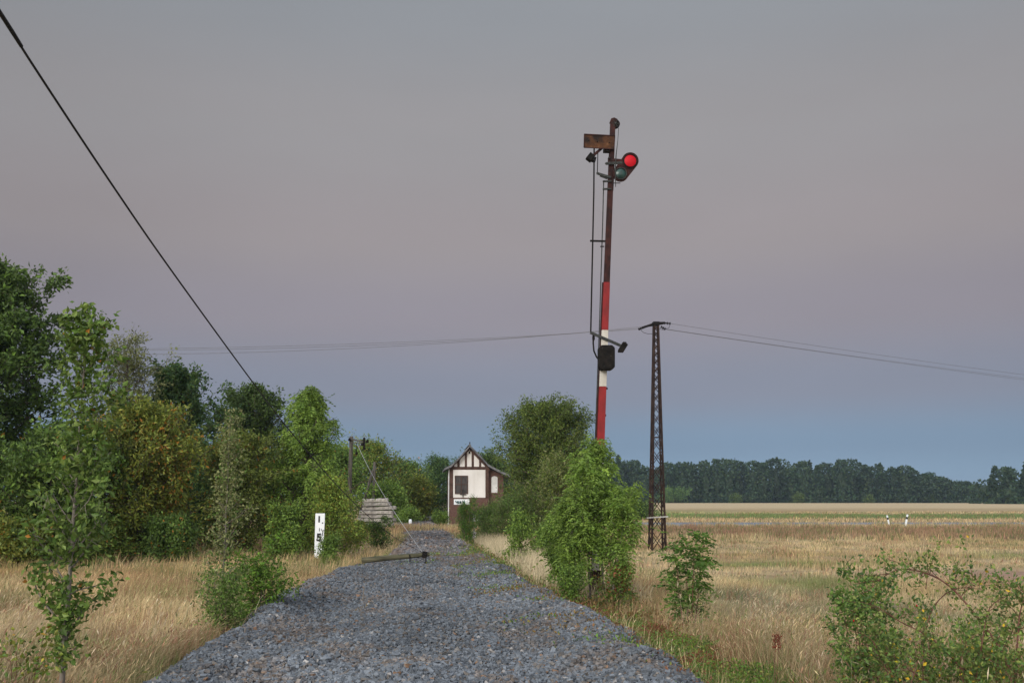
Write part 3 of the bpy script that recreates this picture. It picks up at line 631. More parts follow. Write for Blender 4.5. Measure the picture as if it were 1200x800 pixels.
tree(478, 598, 74, 34, 79, 'bright bush on the left of the far path', name='bush', cat='shrub', shape='shrub', cb=.04, nprim=26, nsub=5, leaves=3500, leaf=.12, cols=MID+LT, spread=.25, stems=3, trunk_r=.012)
for i, (px, top, Y, w, cols, lab) in enumerate(((20, 618, 31, 90, YEL+OLV, 'low yellowish shrub before the dark trees at the left edge'), (112, 612, 33, 84, OLV+MID, 'low olive shrub before the yellowing tree'), (200, 608, 34, 70, MID+DK, 'low dark shrub under the yellowing tree'), (332, 592, 35, 40, MID+LT, 'low green shrub under the feathery ash'))):
    tree(px, top, Y, w, 80+i, lab, name='shrub', cat='shrub', shape='shrub', cb=.03, nprim=34, nsub=6, leaves=8500, leaf=.11, cols=cols, odd=ORG, oddf=.03, spread=.22, stems=5, trunk_r=.014)
tree(40, 742, 9.0, 120, 86, 'sparse low bramble with yellow leaves at the bottom left', name='bramble', cat='shrub', shape='shrub', cb=.1, nprim=10, nsub=4, leaves=420, leaf=.05, lw=.6, cols=MID+YEL, odd=(.35,.22,.04), oddf=.08, spread=.10, stems=3, trunk_r=.008, bark='twig_red')
# shrubs far out in the field and along the forest edge
tree(750, 594, 128, 42, 90, 'dark clipped looking bush left of the lattice mast', name='bush', cat='shrub', shape='shrub', cb=.03, nprim=40, nsub=6, leaves=9000, leaf=.22, cols=DK+MID[:1], spread=.6, stems=6, squash=.6)
tree(728, 595, 130, 40, 91, 'dark bush behind the right side of the ash thicket', name='bush', cat='shrub', shape='shrub', cb=.03, nprim=40, nsub=6, leaves=8000, leaf=.22, cols=DK+MID[:1], spread=.6, stems=6, squash=.6)

# arching dog rose on the right
def rose():
    rng = np.random.default_rng(99); B = Vector(foot(1120, 7.9)); root = empty('rose_bush', B, 'arching wild rose with thorny brown canes in the bottom right corner', 'shrub')
    cm = MB(); LP = []; LD = []
    def cane(px, r0, side=14, spread=.05):
        pts = [at(*p) for p in px]; fine = []
        for i in range(len(pts)-1):
            p0 = pts[max(i-1, 0)]; p1 = pts[i]; p2 = pts[i+1]; p3 = pts[min(i+2, len(pts)-1)]
            for j in range(4):
                t = j/4; fine.append(.5*((2*p1)+(p2-p0)*t+(2*p0-5*p1+4*p2-p3)*t*t+(3*p1-p0-3*p2+p3)*t**3))
        fine.append(pts[-1]); n = len(fine)
        cm.tube(fine, [r0*(1-.75*i/(n-1)) for i in range(n)], 6)
        for k in range(side):
            f = .12+.88*(k+rng.random())/side; i = min(n-2, int(f*(n-1))); q = fine[i].lerp(fine[i+1], f*(n-1)-i); bd = (fine[i+1]-fine[i]).normalized()
            sd = (bd*.5+Vector(rng.normal(0,.7,3))+Vector((0,0,.45))).normalized(); L = rng.uniform(.08,.28)
            sb = curve(q, sd, L, .1, 3, rng, .15); cm.tube(sb, [r0*.3, r0*.25, r0*.2, r0*.1], 4, False)
            for m in range(1, 4): LP.append(sb[m]); LD.append((sb[m]-sb[m-1]).normalized())
            LP.append(sb[3]); LD.append((sb[3]-sb[2]).normalized())
    cane([(1196,812,7.6),(1172,760,7.7),(1140,716,7.9),(1110,684,8.1),(1078,669,8.2),(1050,668,8.3),(1030,680,8.4),(1018,692,8.4)], .011, 24)
    cane([(1150,815,7.8),(1120,775,7.8),(1088,745,7.9),(1055,728,8.0),(1030,712,8.0),(1010,705,8.1)], .008, 20)
    cane([(1190,815,7.5),(1192,760,7.6),(1196,715,7.7),(1206,690,7.7)], .010, 16)
    cane([(1090,815,8.0),(1082,768,8.1),(1092,715,8.2),(1118,690,8.2),(1150,690,8.2)], .008, 18)
    cane([(1060,815,7.7),(1040,780,7.8),(1022,750,7.8),(1005,740,7.9)], .007, 16)
    cane([(1140,815,7.5),(1150,760,7.6),(1160,712,7.8),(1185,696,7.9)], .008, 18)
    cane([(1230,800,7.4),(1236,740,7.5),(1230,700,7.6)], .009, 14)
    cane([(1110,815,7.6),(1060,780,7.7),(1040,765,7.8),(1012,775,7.9)], .007, 16)
    cane([(1085,690,8.15),(1088,670,8.15),(1094,655,8.15)], .004, 6); cane([(1125,700,8.1),(1140,680,8.1),(1136,662,8.1)], .004, 5)
    for k in range(26):   # tangle of inner shoots
        x0 = rng.uniform(1030, 1240); Yk = rng.uniform(7.2, 8.4); y1 = rng.uniform(735, 800)
        cane([(x0, 818, Yk), (x0+rng.uniform(-14,14), (818+y1)/2, Yk), (x0+rng.uniform(-40,30), y1, Yk+rng.uniform(-.2,.2))], .005, 9)
    cm.build('canes', M['twig_red'], root, smooth=True)
    A = np.array([tuple(p) for p in LP]); Dn = np.array([tuple(d) for d in LD]); n = 9000; pick = rng.integers(0, len(A), n)
    P = A[pick]+rng.normal(0, .035, (n, 3)); D = Dn[pick]*.5+rng.normal(0, .7, (n, 3)); S = rng.uniform(.022, .046, n)
    V, F = leaf_mesh(P, D, S, rng, .58, .1, .1); c = leaf_cols(n, rng, ((.055,.10,.03),(.08,.125,.038),(.042,.08,.03),(.11,.14,.05)), (.40,.26,.03), .012, .25, P, 2.5)
    mesh_np('leaves', V, F, M['leaf'], parent=root, col=np.repeat(c, 4, 0), origin=tuple(B)).location = (0,0,0)
    for k in range(12):
        p = LP[rng.integers(0, len(LP))]; h = MB(); v, f = ico(); v = v*np.array([.007,.007,.010])+np.array(p); h.add(v.tolist(), [tuple(q) for q in f]); h.build('rose_hip', M['lens_red'], root, smooth=True)
rose()
tree(1003, 650, 9.3, 92, 95, 'dense leafy rose bush left of the arching canes', name='rose_bush', cat='shrub', shape='shrub', cb=.06, nprim=40, nsub=6, leaves=3600, leaf=.046, lw=.55, cols=((.07,.125,.03),(.07,.12,.035),(.035,.075,.03)), odd=(.4,.24,.03), oddf=.01, spread=.09, stems=6, trunk_r=.009, bark='twig_red', parts=('canes','leaves'))

# creeping weeds on the right shoulder and patches on the ballast
def cover(n, xr, yr, dens, cols, red, size, hgt, label, seed, zf):
    rng = np.random.default_rng(seed); x, y = scatter(n, xr, yr, rng, dens); n = len(x); z = zf(x, y)
    h = hgt*np.clip(fbm(x*2.1+4, y*2.1, 3)*2-.55, .12, 1)*rng.random(n)
    P = np.stack([x, y, z+h], -1); D = rng.normal(0, .6, (n, 3))+np.array([0,0,.35]); S = size*rng.uniform(.6, 1.4, n)
    V, F = leaf_mesh(P, D, S, rng, .5, .1, 0); base = np.array(cols)[rng.integers(0, len(cols), n)]*(1+rng.normal(0, .25, n))[:, None]
    m = np.clip((fbm(x*.9+50, y*.9+3, 3)-.46)*7, 0, .9) > rng.random(n); base[m] = np.array(red)*(1+rng.normal(0, .25, m.sum()))[:, None]
    o = mesh_np('weeds', V, F, M['leaf'], col=np.repeat(np.clip(base, .01, .7), 4, 0)); tag(o, label, 'weeds', kind='stuff')
top_z = lambda x, y: np.maximum(terrain(x, y), bed(x, y))
WG = ((.12,.24,.035),(.16,.27,.045),(.09,.16,.035),(.24,.26,.06)); WR = (.24,.105,.05)
def shoulder(x, y): _, r = edges(y); e = x-r; return np.clip(np.exp(-((e-.35-.02*np.minimum(y,10))/.62)**2)*1.3, 0, 1)*clump(x, y, 1.6, .45)
cover(150000, (2.0, 5.2), (6.5, 17), shoulder, WG, WR, .036, .26, 'creeping green and reddish weeds along the right ballast shoulder near the viewer', 3, top_z)
cover(110000, (1.6, 5.2), (17, 50), shoulder, WG, (.20,.13,.05), .060, .34, 'green weeds along the right ballast shoulder farther along', 4, top_z)
def patches(x, y):
    l, r = edges(y); d = 0
    for cx, cy, rx, ry in ((2.15,16.2,.35,.7),(1.7,13.2,.5,.5),(2.3,11.4,.4,.5),(1.5,18.5,.45,.8),(1.0,24.5,.25,.6),(1.85,26,.6,1.5),(1.6,31,.6,2.0),(1.5,22,.5,.6),(.4,30,.25,.6),(-1.3,26.2,1.0,.22),(-.9,15.8,.12,.18),(1.9,34,.7,3),(0.35,27,.12,.5)):
        d = np.maximum(d, np.exp(-((x-cx)/rx)**2-((y-cy)/ry)**2))
    return d*.55*clump(x, y, 2.5, .1)
cover(160000, (-2.4, 3.0), (10, 38), patches, WG, (.24,.16,.05), .045, .12, 'small green and yellow weed patches rooted in the ballast', 6, lambda x, y: bed(x, y)+.03)
def lshoulder(x, y): l, _ = edges(y); e = l-x+.12; return np.exp(-((e-.05)/.25)**2)*np.clip((fbm(x*.8, y*.8+44, 3)-.45)*4, 0, 1)
cover(26000, (-3.4, -.6), (9, 50), lshoulder, WG, (.22,.15,.05), .05, .25, 'scattered green weeds along the left ballast edge', 8, top_z)
# reddish sorrel heads in the right grass
def dock(px, py, Y, label):
    rng = np.random.default_rng(int(px)); p = at(px, py, Y); z0 = float(terrain(p.x, Y)); root = empty('sorrel', (p.x, Y, z0), label, 'weed'); mb = MB(); P = []
    for k in range(2):
        tip = p + Vector((rng.normal(0,.025), rng.normal(0,.03), rng.uniform(-.04,.02))); b = Vector((p.x+rng.normal(0,.03), Y, z0)); mb.tube([b, b.lerp(tip, .5), tip], [.004,.003,.002], 4)
        for j in range(90): f = rng.uniform(.84, 1); P.append(b.lerp(tip, f)+Vector(rng.normal(0, .012, 3)))
    mb.build('stems', M['twig_red'], root); A = np.array([tuple(q) for q in P]); V, F = leaf_mesh(A, rng.normal(0,1,A.shape)+np.array([0,0,.6]), np.full(len(A), .018), rng, .8, .1)
    mesh_np('seed_heads', V, F, M['leaf'], parent=root, col=np.repeat(np.array([.22,.05,.028])*(1+rng.normal(0,.25,len(A)))[:, None], 4, 0), origin=(p.x, Y, z0)).location = (0,0,0)
dock(906, 742, 9.4, 'dark red sorrel seed head standing in the right grass')

# ------------------------------------------------------------------ far forest
def forest(label, u0, u1, v, topfun, seed, rows=3, sp=6.5, cols=DK+BLU, conif=0):
    rng = np.random.default_rng(seed); Vs = []; Fs = []; Cs = []; off = 0; iv, jf = ico()
    for rrow in range(rows):
        u = u0
        while u < u1:
            u += sp*rng.uniform(.6, 1.3); vv = v+rrow*9+rng.uniform(-3, 3)
            x = u*CY+vv*SY; y = -u*SY+vv*CY; zb = float(terrain(x, y)); ztop = topfun(600+1167*u/vv)
            Ht = (CAM_H+(587-ztop)/1167*vv - zb)*rng.uniform(.78, 1.05)*(1+.0*rrow); R = rng.uniform(3.2, 5.4)
            con = rng.random() < conif; n = 1200 if rrow == 0 else 600
            # outer leafy clumps
            t = np.concatenate([rng.random(n-160)**.85, rng.random(160)*.2]); a = rng.uniform(0, 2*math.pi, n); lob = 1+.22*np.sin(a*3+seed+u)+.18*np.sin(t*9+u)
            rad = R*np.where(t < .2, 1.15, 1)*(np.sqrt(np.clip(1-(np.abs(t-.42)/.60)**2.6, 0, 1))*np.where(t < .42, 1, 1) if not con else (1.05-t)*.9)*lob*rng.uniform(.8, 1.06, n)
            P = np.stack([x+rad*np.cos(a), y+rad*np.sin(a), zb+Ht*(-.02+1.02*t)], -1)
            S = rng.uniform(.55, 1.35, n); D = rng.normal(size=(n, 3)); V, F = leaf_mesh(P, D, S, rng, .9, .15)
            tone = rng.uniform(.8, 1.15); c = np.array(cols)[rng.integers(0, len(cols), n)]*tone*(1+rng.normal(0,.1,n))[:, None]
            Vs.append(V); Fs.append(F+off); Cs.append(np.repeat(c, 4, 0)); off += len(V)
            # leafy mass inside
            core = iv*(1+rng.normal(0,.1,(12,1)))*np.array([R*.55, R*.55, Ht*(.27 if con else .40)])+np.array([x, y, zb+Ht*(.27 if con else .40)])
            Vs.append(core); Fs.append(jf+off); Cs.append(np.tile(np.array(cols[0])*tone, (12, 1))); off += 12
    o = mesh_np('forest', np.concatenate(Vs), np.concatenate(Fs), M['leaf'], col=np.clip(np.concatenate(Cs), .005, .5)); tag(o, label, 'forest', kind='stuff')
ft = lambda px: float(np.interp(px, [500,700,735,760,800,830,900,960,1000,1040,1075,1100,1118], [536,540,537,546,543,540,539,543,541,546,552,558,566]))
forest('long dark forest edge closing the field behind the lattice mast', -20, 200, 446, ft, 71, 3, 5.6, conif=.15)
forest('lower distant wood in the gap of the forest edge', 255, 372, 640, lambda px: 567+2*math.sin(px*.2), 72, 2, 7)
forest('dark pine wood cut by the right edge of the view', 178, 300, 372, lambda px: float(np.interp(px, [1150,1166,1180,1250],[556,546,542,540])), 73, 3, 5.6, conif=.5)
for i, (px, top, w, cols, lab) in enumerate(((790, 577, 44, MID+BLU, 'lighter green hedge bush before the forest, right of the lattice mast'), (862, 581, 12, OLV, 'tiny brownish bush at the forest edge'), (937, 580, 11, YEL, 'tiny yellow green bush at the middle of the forest edge'), (1018, 583, 12, MID, 'tiny green bush at the forest edge above the marker posts'), (1091, 583, 9, YEL, 'tiny yellow bush near the gap in the forest'))):
    tree(px, top, 425, w, 120+i, lab, name='bush', cat='shrub', shape='shrub', cb=.03, nprim=24, nsub=5, leaves=2500 if w < 20 else 7000, leaf=.6, cols=DK+OLV[:1] if w < 20 else cols, spread=1.2, stems=4, twigs=False)

# ------------------------------------------------------------------ railway signal
def signal():
    D = 21.0; root = empty('railway_signal', (at(696.5, 706, D).x, D, float(terrain(at(696.5, 706, D).x, D))), 'tall leaning railway signal mast with red and white bands and a red disc', 'signal')
    S = lambda x, y, dy=0.0: at(x, y, D+dy)
    px = D/1167.0
    def ctr(y): return np.interp(y, [140, 530, 720], [718.3, 703.2, 696.2])
    wid = lambda y: np.interp(y, [140, 280, 530, 720], [6.2, 6.8, 8.6, 9.4])
    def seg(name, y0, y1, mat, grow=0):
        a = S(ctr(y0), y0); b = S(ctr(y1), y1); m = MB()
        n = 4; pts = [a.lerp(b, i/n) for i in range(n+1)]; vs = []; fs = []
        for i, p in enumerate(pts):
            h = (wid(y0+(y1-y0)*i/n)/2+grow)*px
            for sx, sy in ((-1,-1),(1,-1),(1,1),(-1,1)): vs.append(p+Vector((sx*h, sy*h*.8, 0)))
        for i in range(n):
            for j in range(4): fs.append((i*4+j, i*4+(j+1)%4, i*4+4+(j+1)%4, i*4+4+j))
        fs.append((3,2,1,0)); fs.append(tuple(n*4+j for j in range(4))); m.add(vs, fs); return m.build(name, mat, root, bevel=.006)
    seg('mast', 141, 331, M['rust']); seg('mast_band', 331, 387, M['red'], .15); seg('mast_band', 387, 453, M['white'], .15); seg('mast_band', 453, 524, M['red'], .15)
    seg('mast', 524, 540, M['black']); seg('mast_band', 540, 668, M['white'], -.1); seg('mast_foot', 668, 712, M['rust'], 1.2)
    # a bar running up the back left edge of the bands
    MB().beam(S(707.2, 331, .03), S(699.4, 524, .03), .035, .06).build('edge_strip', M['rust'], root)
    # pulley head
    m = MB(); c = S(720.8, 145.5); n = 18
    def disc(c, r, th, k=20):
        m = MB(); m.tube([c+Vector((0,-th/2,0)), c+Vector((0,th/2,0))], r, k); return m
    h = disc(c, 6.0*px, .07).build('pulley', M['black'], root, bevel=.008)
    m = MB()
    for i in range(6): a = i*math.pi/3; m.beam(c+Vector((0,-.045,0)), c+Vector((math.cos(a)*.09, -.045, math.sin(a)*.09)), .012)
    m.tube([c+Vector((0,-.07,0)), c+Vector((0,.07,0))], .02, 8); m.build('spokes', M['iron'], h)
    MB().extrude([S(714.8,143,-.05), S(716.5,138.5,-.05), S(720,137.6,-.05), S(724,139.5,-.05), S(722,146,-.05)], (0,.1,0)).build('pulley_cover', M['rust'], root, bevel=.004)
    # pull wire from the pulley down past the lamp plate
    MB().tube([S(725,150,-.09), S(724,165,-.1), S(722,182,-.12), S(721,200,-.13), S(721.5,219,-.12)], [.006,.006,.011,.013,.008], 6).build('pull_wire', M['iron'], root)
    MB().tube([S(718.5,214.6,-.1), S(727,214.6,-.1)], .010, 6).build('pin', M['black'], root)
    # rusted number board
    o = MB().extrude([S(684.8,157.2,-.11), S(720.6,159,-.11), S(719.6,174.7,-.11), S(684.3,172.9,-.11)], (0,.02,0)).build('number_board', M['rustplate'], root)
    fr = MB(); pts = [S(684.8,157.2,-.12), S(720.6,159,-.12), S(719.6,174.7,-.12), S(684.3,172.9,-.12)]
    for i in range(4): fr.beam(pts[i], pts[(i+1)%4], .014, .018)
    fr.build('frame', M['rust'], o)
    for q in ((690,165),(700,166),(714,167)): MB().tube([S(q[0],q[1],-.13), S(q[0],q[1],-.10)], .012, 8).build('bolt', M['black'], o)
    MB().box(S(710.5,176.6,-.03), (.13,.12,.085)).build('block', M['black'], root, bevel=.005)
    MB().beam(S(705.5,173.5,-.04), S(691,186,-.04), .055, .05, up=(0,1,0)).build('bracket', M['rust'], root)
    lb = MB(); c = S(691.8,184.6,-.04); lb.box(c, (.135,.14,.165), Matrix.Rotation(math.radians(38), 3, 'Y')); lb.box(S(695.5,187,-.04), (.10,.12,.10), Matrix.Rotation(math.radians(15), 3, 'Y')); lb.build('small_lamp', M['black'], root, bevel=.006)
    # operating rods
    MB().tube([S(696.3,173,-.02), S(695.9,225,-.02), S(692.3,389,-.02)], .017, 6).build('operating_rod', M['black'], root)
    MB().tube([S(707.5,212,.02), S(706.3,260,.02), S(702.3,388,.02), S(698.0,500,.02), S(692.5,690,.02)], .012, 6).build('operating_rod', M['iron'], root)
    MB().beam(S(691.6,282.2,-.02), S(709,282.6,-.02), .04, .035).build('rod_guide', M['black'], root)
    MB().beam(S(703.5,288.8,0), S(708,288.8,0), .03, .02).build('rod_guide', M['black'], root)
    MB().tube([S(700.7,178,-.05), S(700.2,196,-.05), S(700,202.5,-.05)], .010, 6).build('link_rod', M['black'], root)
    cr_ = MB(); cr_.beam(S(699.5,203,-.06), S(716,208,-.06), .03, .05); cr_.tube([S(700.2,203,-.12), S(700.2,203,0)], .028, 8); cr_.beam(S(703,206,-.04), S(712,209.5,-.04), .03, .03); cr_.build('crank', M['iron'], root)
    br = MB(); br.beam(S(710,191.7,-.09), S(735,190.5,-.09), .035, .055); br.tube([S(710,191.7,-.12), S(710,191.7,.0)], .022, 8); br.tube([S(713.6,184.5,-.12), S(713.6,184.5,0)], .018, 8); br.build('arm_bracket', M['iron'], root)
    MB().extrude([S(712.5,185,-.05), S(734,187,-.05), S(734,191,-.05), S(712.5,192,-.05)], (0,.03,0)).build('arm_plate', M['rust'], root)
    bx_ = MB(); bx_.beam(S(717.6,194,.03), S(716.2,224,.03), .085, .10, up=(0,1,0)); bx_.build('bearing_strip', M['iron'], root)
    for y in (212.5, 221.5):
        MB().beam(S(706.5,y,-.06), S(716.5,y,-.06), .05, .03).build('clamp', M['iron'], root)
    # two-lens spectacle plate
    A = Vector((738.6, 188.4)); B_ = Vector((727.6, 203.2)); ra, rb = 9.7, 9.2
    d = (B_-A); base = math.atan2(d.y, d.x); poly = []
    for i in range(19): t = base+math.pi/2+math.pi*i/18+.0; poly.append((A.x+ra*math.cos(t), A.y+ra*math.sin(t)))
    for i in range(19): t = base-math.pi/2+math.pi*i/18; poly.append((B_.x+rb*math.cos(t), B_.y+rb*math.sin(t)))
    sp = MB().extrude([S(x, y, -.10) for x, y in poly], (0,.05,0)).build('spectacle_plate', M['rust'], root)
    def ring(c, r, w, mat, nm, par, dy=-.125):
        m = MB(); pts = [S(c.x+r*math.cos(i*math.pi/16), c.y+r*math.sin(i*math.pi/16), dy) for i in range(33)]; m.tube(pts, w, 6, False); return m.build(nm, mat, par, smooth=True)
    def lens(c, r, mat, nm):
        m = MB(); cc = S(c.x, c.y, -.115); rr = r*px; vs = [cc+Vector((0,-.03,0))]; fs = []; K = 28; R_ = 5
        for j in range(1, R_+1):
            f = j/R_
            for i in range(K): a = 2*math.pi*i/K; vs.append(cc+Vector((rr*f*math.cos(a), -.03*(1-f*f), rr*f*math.sin(a))))
        for i in range(K): fs.append((0, 1+i, 1+(i+1)%K))
        for j in range(R_-1):
            for i in range(K): a = 1+j*K+i; b = 1+j*K+(i+1)%K; fs.append((a, a+K, b+K, b))
        m.add(vs, fs); return m.build(nm, mat, sp, smooth=True)
    l1 = lens(A, 7.4, M['lens_red'], 'red_lens'); l2 = lens(B_, 6.2, M['lens_green'], 'green_lens')
    ring(A, 7.8, .010, M['black'], 'lens_ring', sp); ring(B_, 6.7, .011, M['iron'], 'lens_ring', sp); ring(A, 9.5, .008, M['rust'], 'rim', sp, -.105); ring(B_, 9.0, .008, M['rust'], 'rim', sp, -.105)
    # lever with counterweight
    lv = MB().beam(S(691.8,389.5,-.08), S(730,406,-.08), .045, .055).build('weight_lever', M['iron'], root)
    w = MB(); w.beam(S(733,402,-.08), S(727.2,411.5,-.08), .12, .10, up=(0,1,0)); w.box(S(731.6,402.5,-.08), (.08,.12,.06)); w.box(S(727,411.3,-.08), (.09,.12,.05)); w.build('counterweight', M['black'], lv, bevel=.008)
    for q in (712, 718, 724): MB().tube([S(q, 398.2+(q-712)*.43, -.12), S(q, 398.2+(q-712)*.43, -.05)], .008, 6).build('rivet', M['black'], lv)
    MB().tube([S(695.6,391,-.05), S(695.2,402,-.05), S(696,411,-.05), S(699,418,-.05), S(703.5,423.5,-.05)], [.022,.018,.018,.018,.018], 8).build('curved_rod', M['black'], root)
    MB().box(S(695.6,396,-.05), (.05,.05,.08)).build('joint', M['black'], root)
    # drive box with cut corners
    x0, x1, y0, y1, cc = 702.2, 720.8, 404, 433, 3.2
    poly = [(x0+cc,y0),(x1-cc,y0),(x1,y0+cc),(x1,y1-cc),(x1-cc,y1),(x0+cc,y1),(x0,y1-cc),(x0,y0+cc)]
    b = MB().extrude([S(x, y, -.30) for x, y in poly], (0,.22,0)).build('drive_box', M['black'], root, bevel=.012)
    for q in ((706,408),(716,417),(715,428),(708,429)): MB().tube([S(q[0],q[1],-.315), S(q[0],q[1],-.295)], .011, 8).build('bolt', M['iron'], b)
    MB().extrude([S(704.5,425,-.306), S(709.5,425,-.306), S(709.5,431,-.306), S(704.5,431,-.306)], (0,.01,0)).build('hatch', M['black'], b)
    for y, x in ((455,709.8),(486.5,708)): MB().tube([S(x-2,y,-.02), S(x+2.2,y,-.02)], .022, 8).build('step_bolt', M['black'], root)
    # concrete foot
    f = S(696.3, 716); MB().box((f.x, D, root.location.z+.02), (.45,.45,.18)).build('foundation', M['bed'], root, bevel=.03)
signal()

# ------------------------------------------------------------------ lattice power mast and its lines
def lattice():
    D = 49.0; b = at(770.3, 645, D); z0 = float(terrain(b.x, D)); t = at(768.6, 379, D); H = t.z-z0
    root = empty('lattice_mast', (b.x, D, z0), 'rusty lattice steel power mast with a short crossarm in the field', 'power mast')
    cb = Vector((b.x, D, z0)); ct = Vector((t.x, D, t.z)); wb, wt = .70, .20
    cor = lambda f, sx, sy: cb.lerp(ct, f)+Vector((sx, sy, 0))*((wb+(wt-wb)*f**.92)/2)
    for sx, sy in ((-1,-1),(1,-1),(1,1),(-1,1)):
        m = MB(); pts = [cor(i/8, sx, sy) for i in range(9)]
        for i in range(8): m.beam(pts[i], pts[i+1]+Vector((0,0,.005)), .078, .078)
        m.build('leg', M['brown_iron'], root)
    fr = [0]; 
    while fr[-1] < .985: fr.append(fr[-1]+max(.020, (wb+(wt-wb)*fr[-1])*1.35/H))
    sides = (((-1,-1),(1,-1)),((1,-1),(1,1)),((1,1),(-1,1)),((-1,1),(-1,-1)))
    for a, c in sides:
        m = MB()
        for i in range(len(fr)-1):
            f0, f1 = fr[i], min(fr[i+1], 1)
            m.beam(cor(f0,*a), cor(f1,*c), .034, .03); m.beam(cor(f0,*c), cor(f1,*a), .034, .03)
        m.beam(cor(fr[7],*a), cor(fr[7],*c), .05, .04); m.beam(cor(1,*a), cor(1,*c), .06, .06)
        m.build('bracing', M['brown_iron'], root)
    arm = MB(); L = at(752.5,384,D-.1); R_ = at(779,378.3,D-.1); c = at(768.6,378.6,D-.1)
    arm.beam(L, c, .12, .11); arm.beam(c, R_, .12, .11); arm.beam(at(756,382.6,D+.1), at(777,379,D+.1), .08,.08)
    a = arm.build('crossarm', M['black'], root, bevel=.01)
    MB().box(at(768.6,379.4,D), (.34,.34,.2)).build('mast_cap', M['black'], root, bevel=.02)
    for p, q in (((748.8,385.6),(753,384)),((779,378.4),(785.2,379)),((775,383),(779.5,385.4))):
        m = MB(); A, B = at(*p,D-.1), at(*q,D-.1)
        for i in range(5): e = A.lerp(B, i/4); m.tube([e-(B-A).normalized()*.02, e+(B-A).normalized()*.02], .07 if i % 2 == 0 else .035, 10)
        m.tube([A, B], .025, 8); m.build('insulator', M['black'], root)
    MB().tube([at(750.5,386,D-.15), at(754,389.5,D-.15), at(759,391,D-.15), at(765,391,D-.15)], .012, 5).build('jumper_wire', M['wire_dark'], root)
    MB().tube([at(785.5,379.5,D-.15), at(784,384,D-.15), at(778,386.5,D-.15), at(772,385,D-.15)], .012, 5).build('jumper_wire', M['wire_dark'], root)
    MB().beam(at(758,606.5,D-.5), at(783,605,D-.5), .05, .05).build('climbing_guard', M['wire_grey'], root)
    def wire(p, q, sag, label):
        m = MB(); n = 28; pts = [p.lerp(q, i/n)-Vector((0,0,sag*4*(i/n)*(1-i/n))) for i in range(n+1)]
        o = m.tube(pts, .0095, 5, False).build('power_line', M['wire_mid'], origin=p); tag(o, label, 'power line')
    M['wire_mid'] = plain('power_wire', (.15,.15,.155), rough=.6)
    lefts = ((748.8,385.6,-320,402,.62),(752,384.2,-320,392,.95),(756,382.2,-320,399,1.05))
    for (a, b2, c2, d2, sg), w in zip(lefts, ('lowest','middle','highest')): wire(at(a,b2,D-.1), at(c2,d2,54), sg, f'{w} thin power line running left from the lattice mast')
    rights = ((785.5,379,1500,470,.45),(779.5,385.4,1500,473,.42),(781,386,1500,479,.30))
    for (a, b2, c2, d2, sg), w in zip(rights, ('highest','middle','lowest')): wire(at(a,b2,D-.1), at(c2,d2,92), sg, f'{w} thin power line running right from the lattice mast')
lattice()

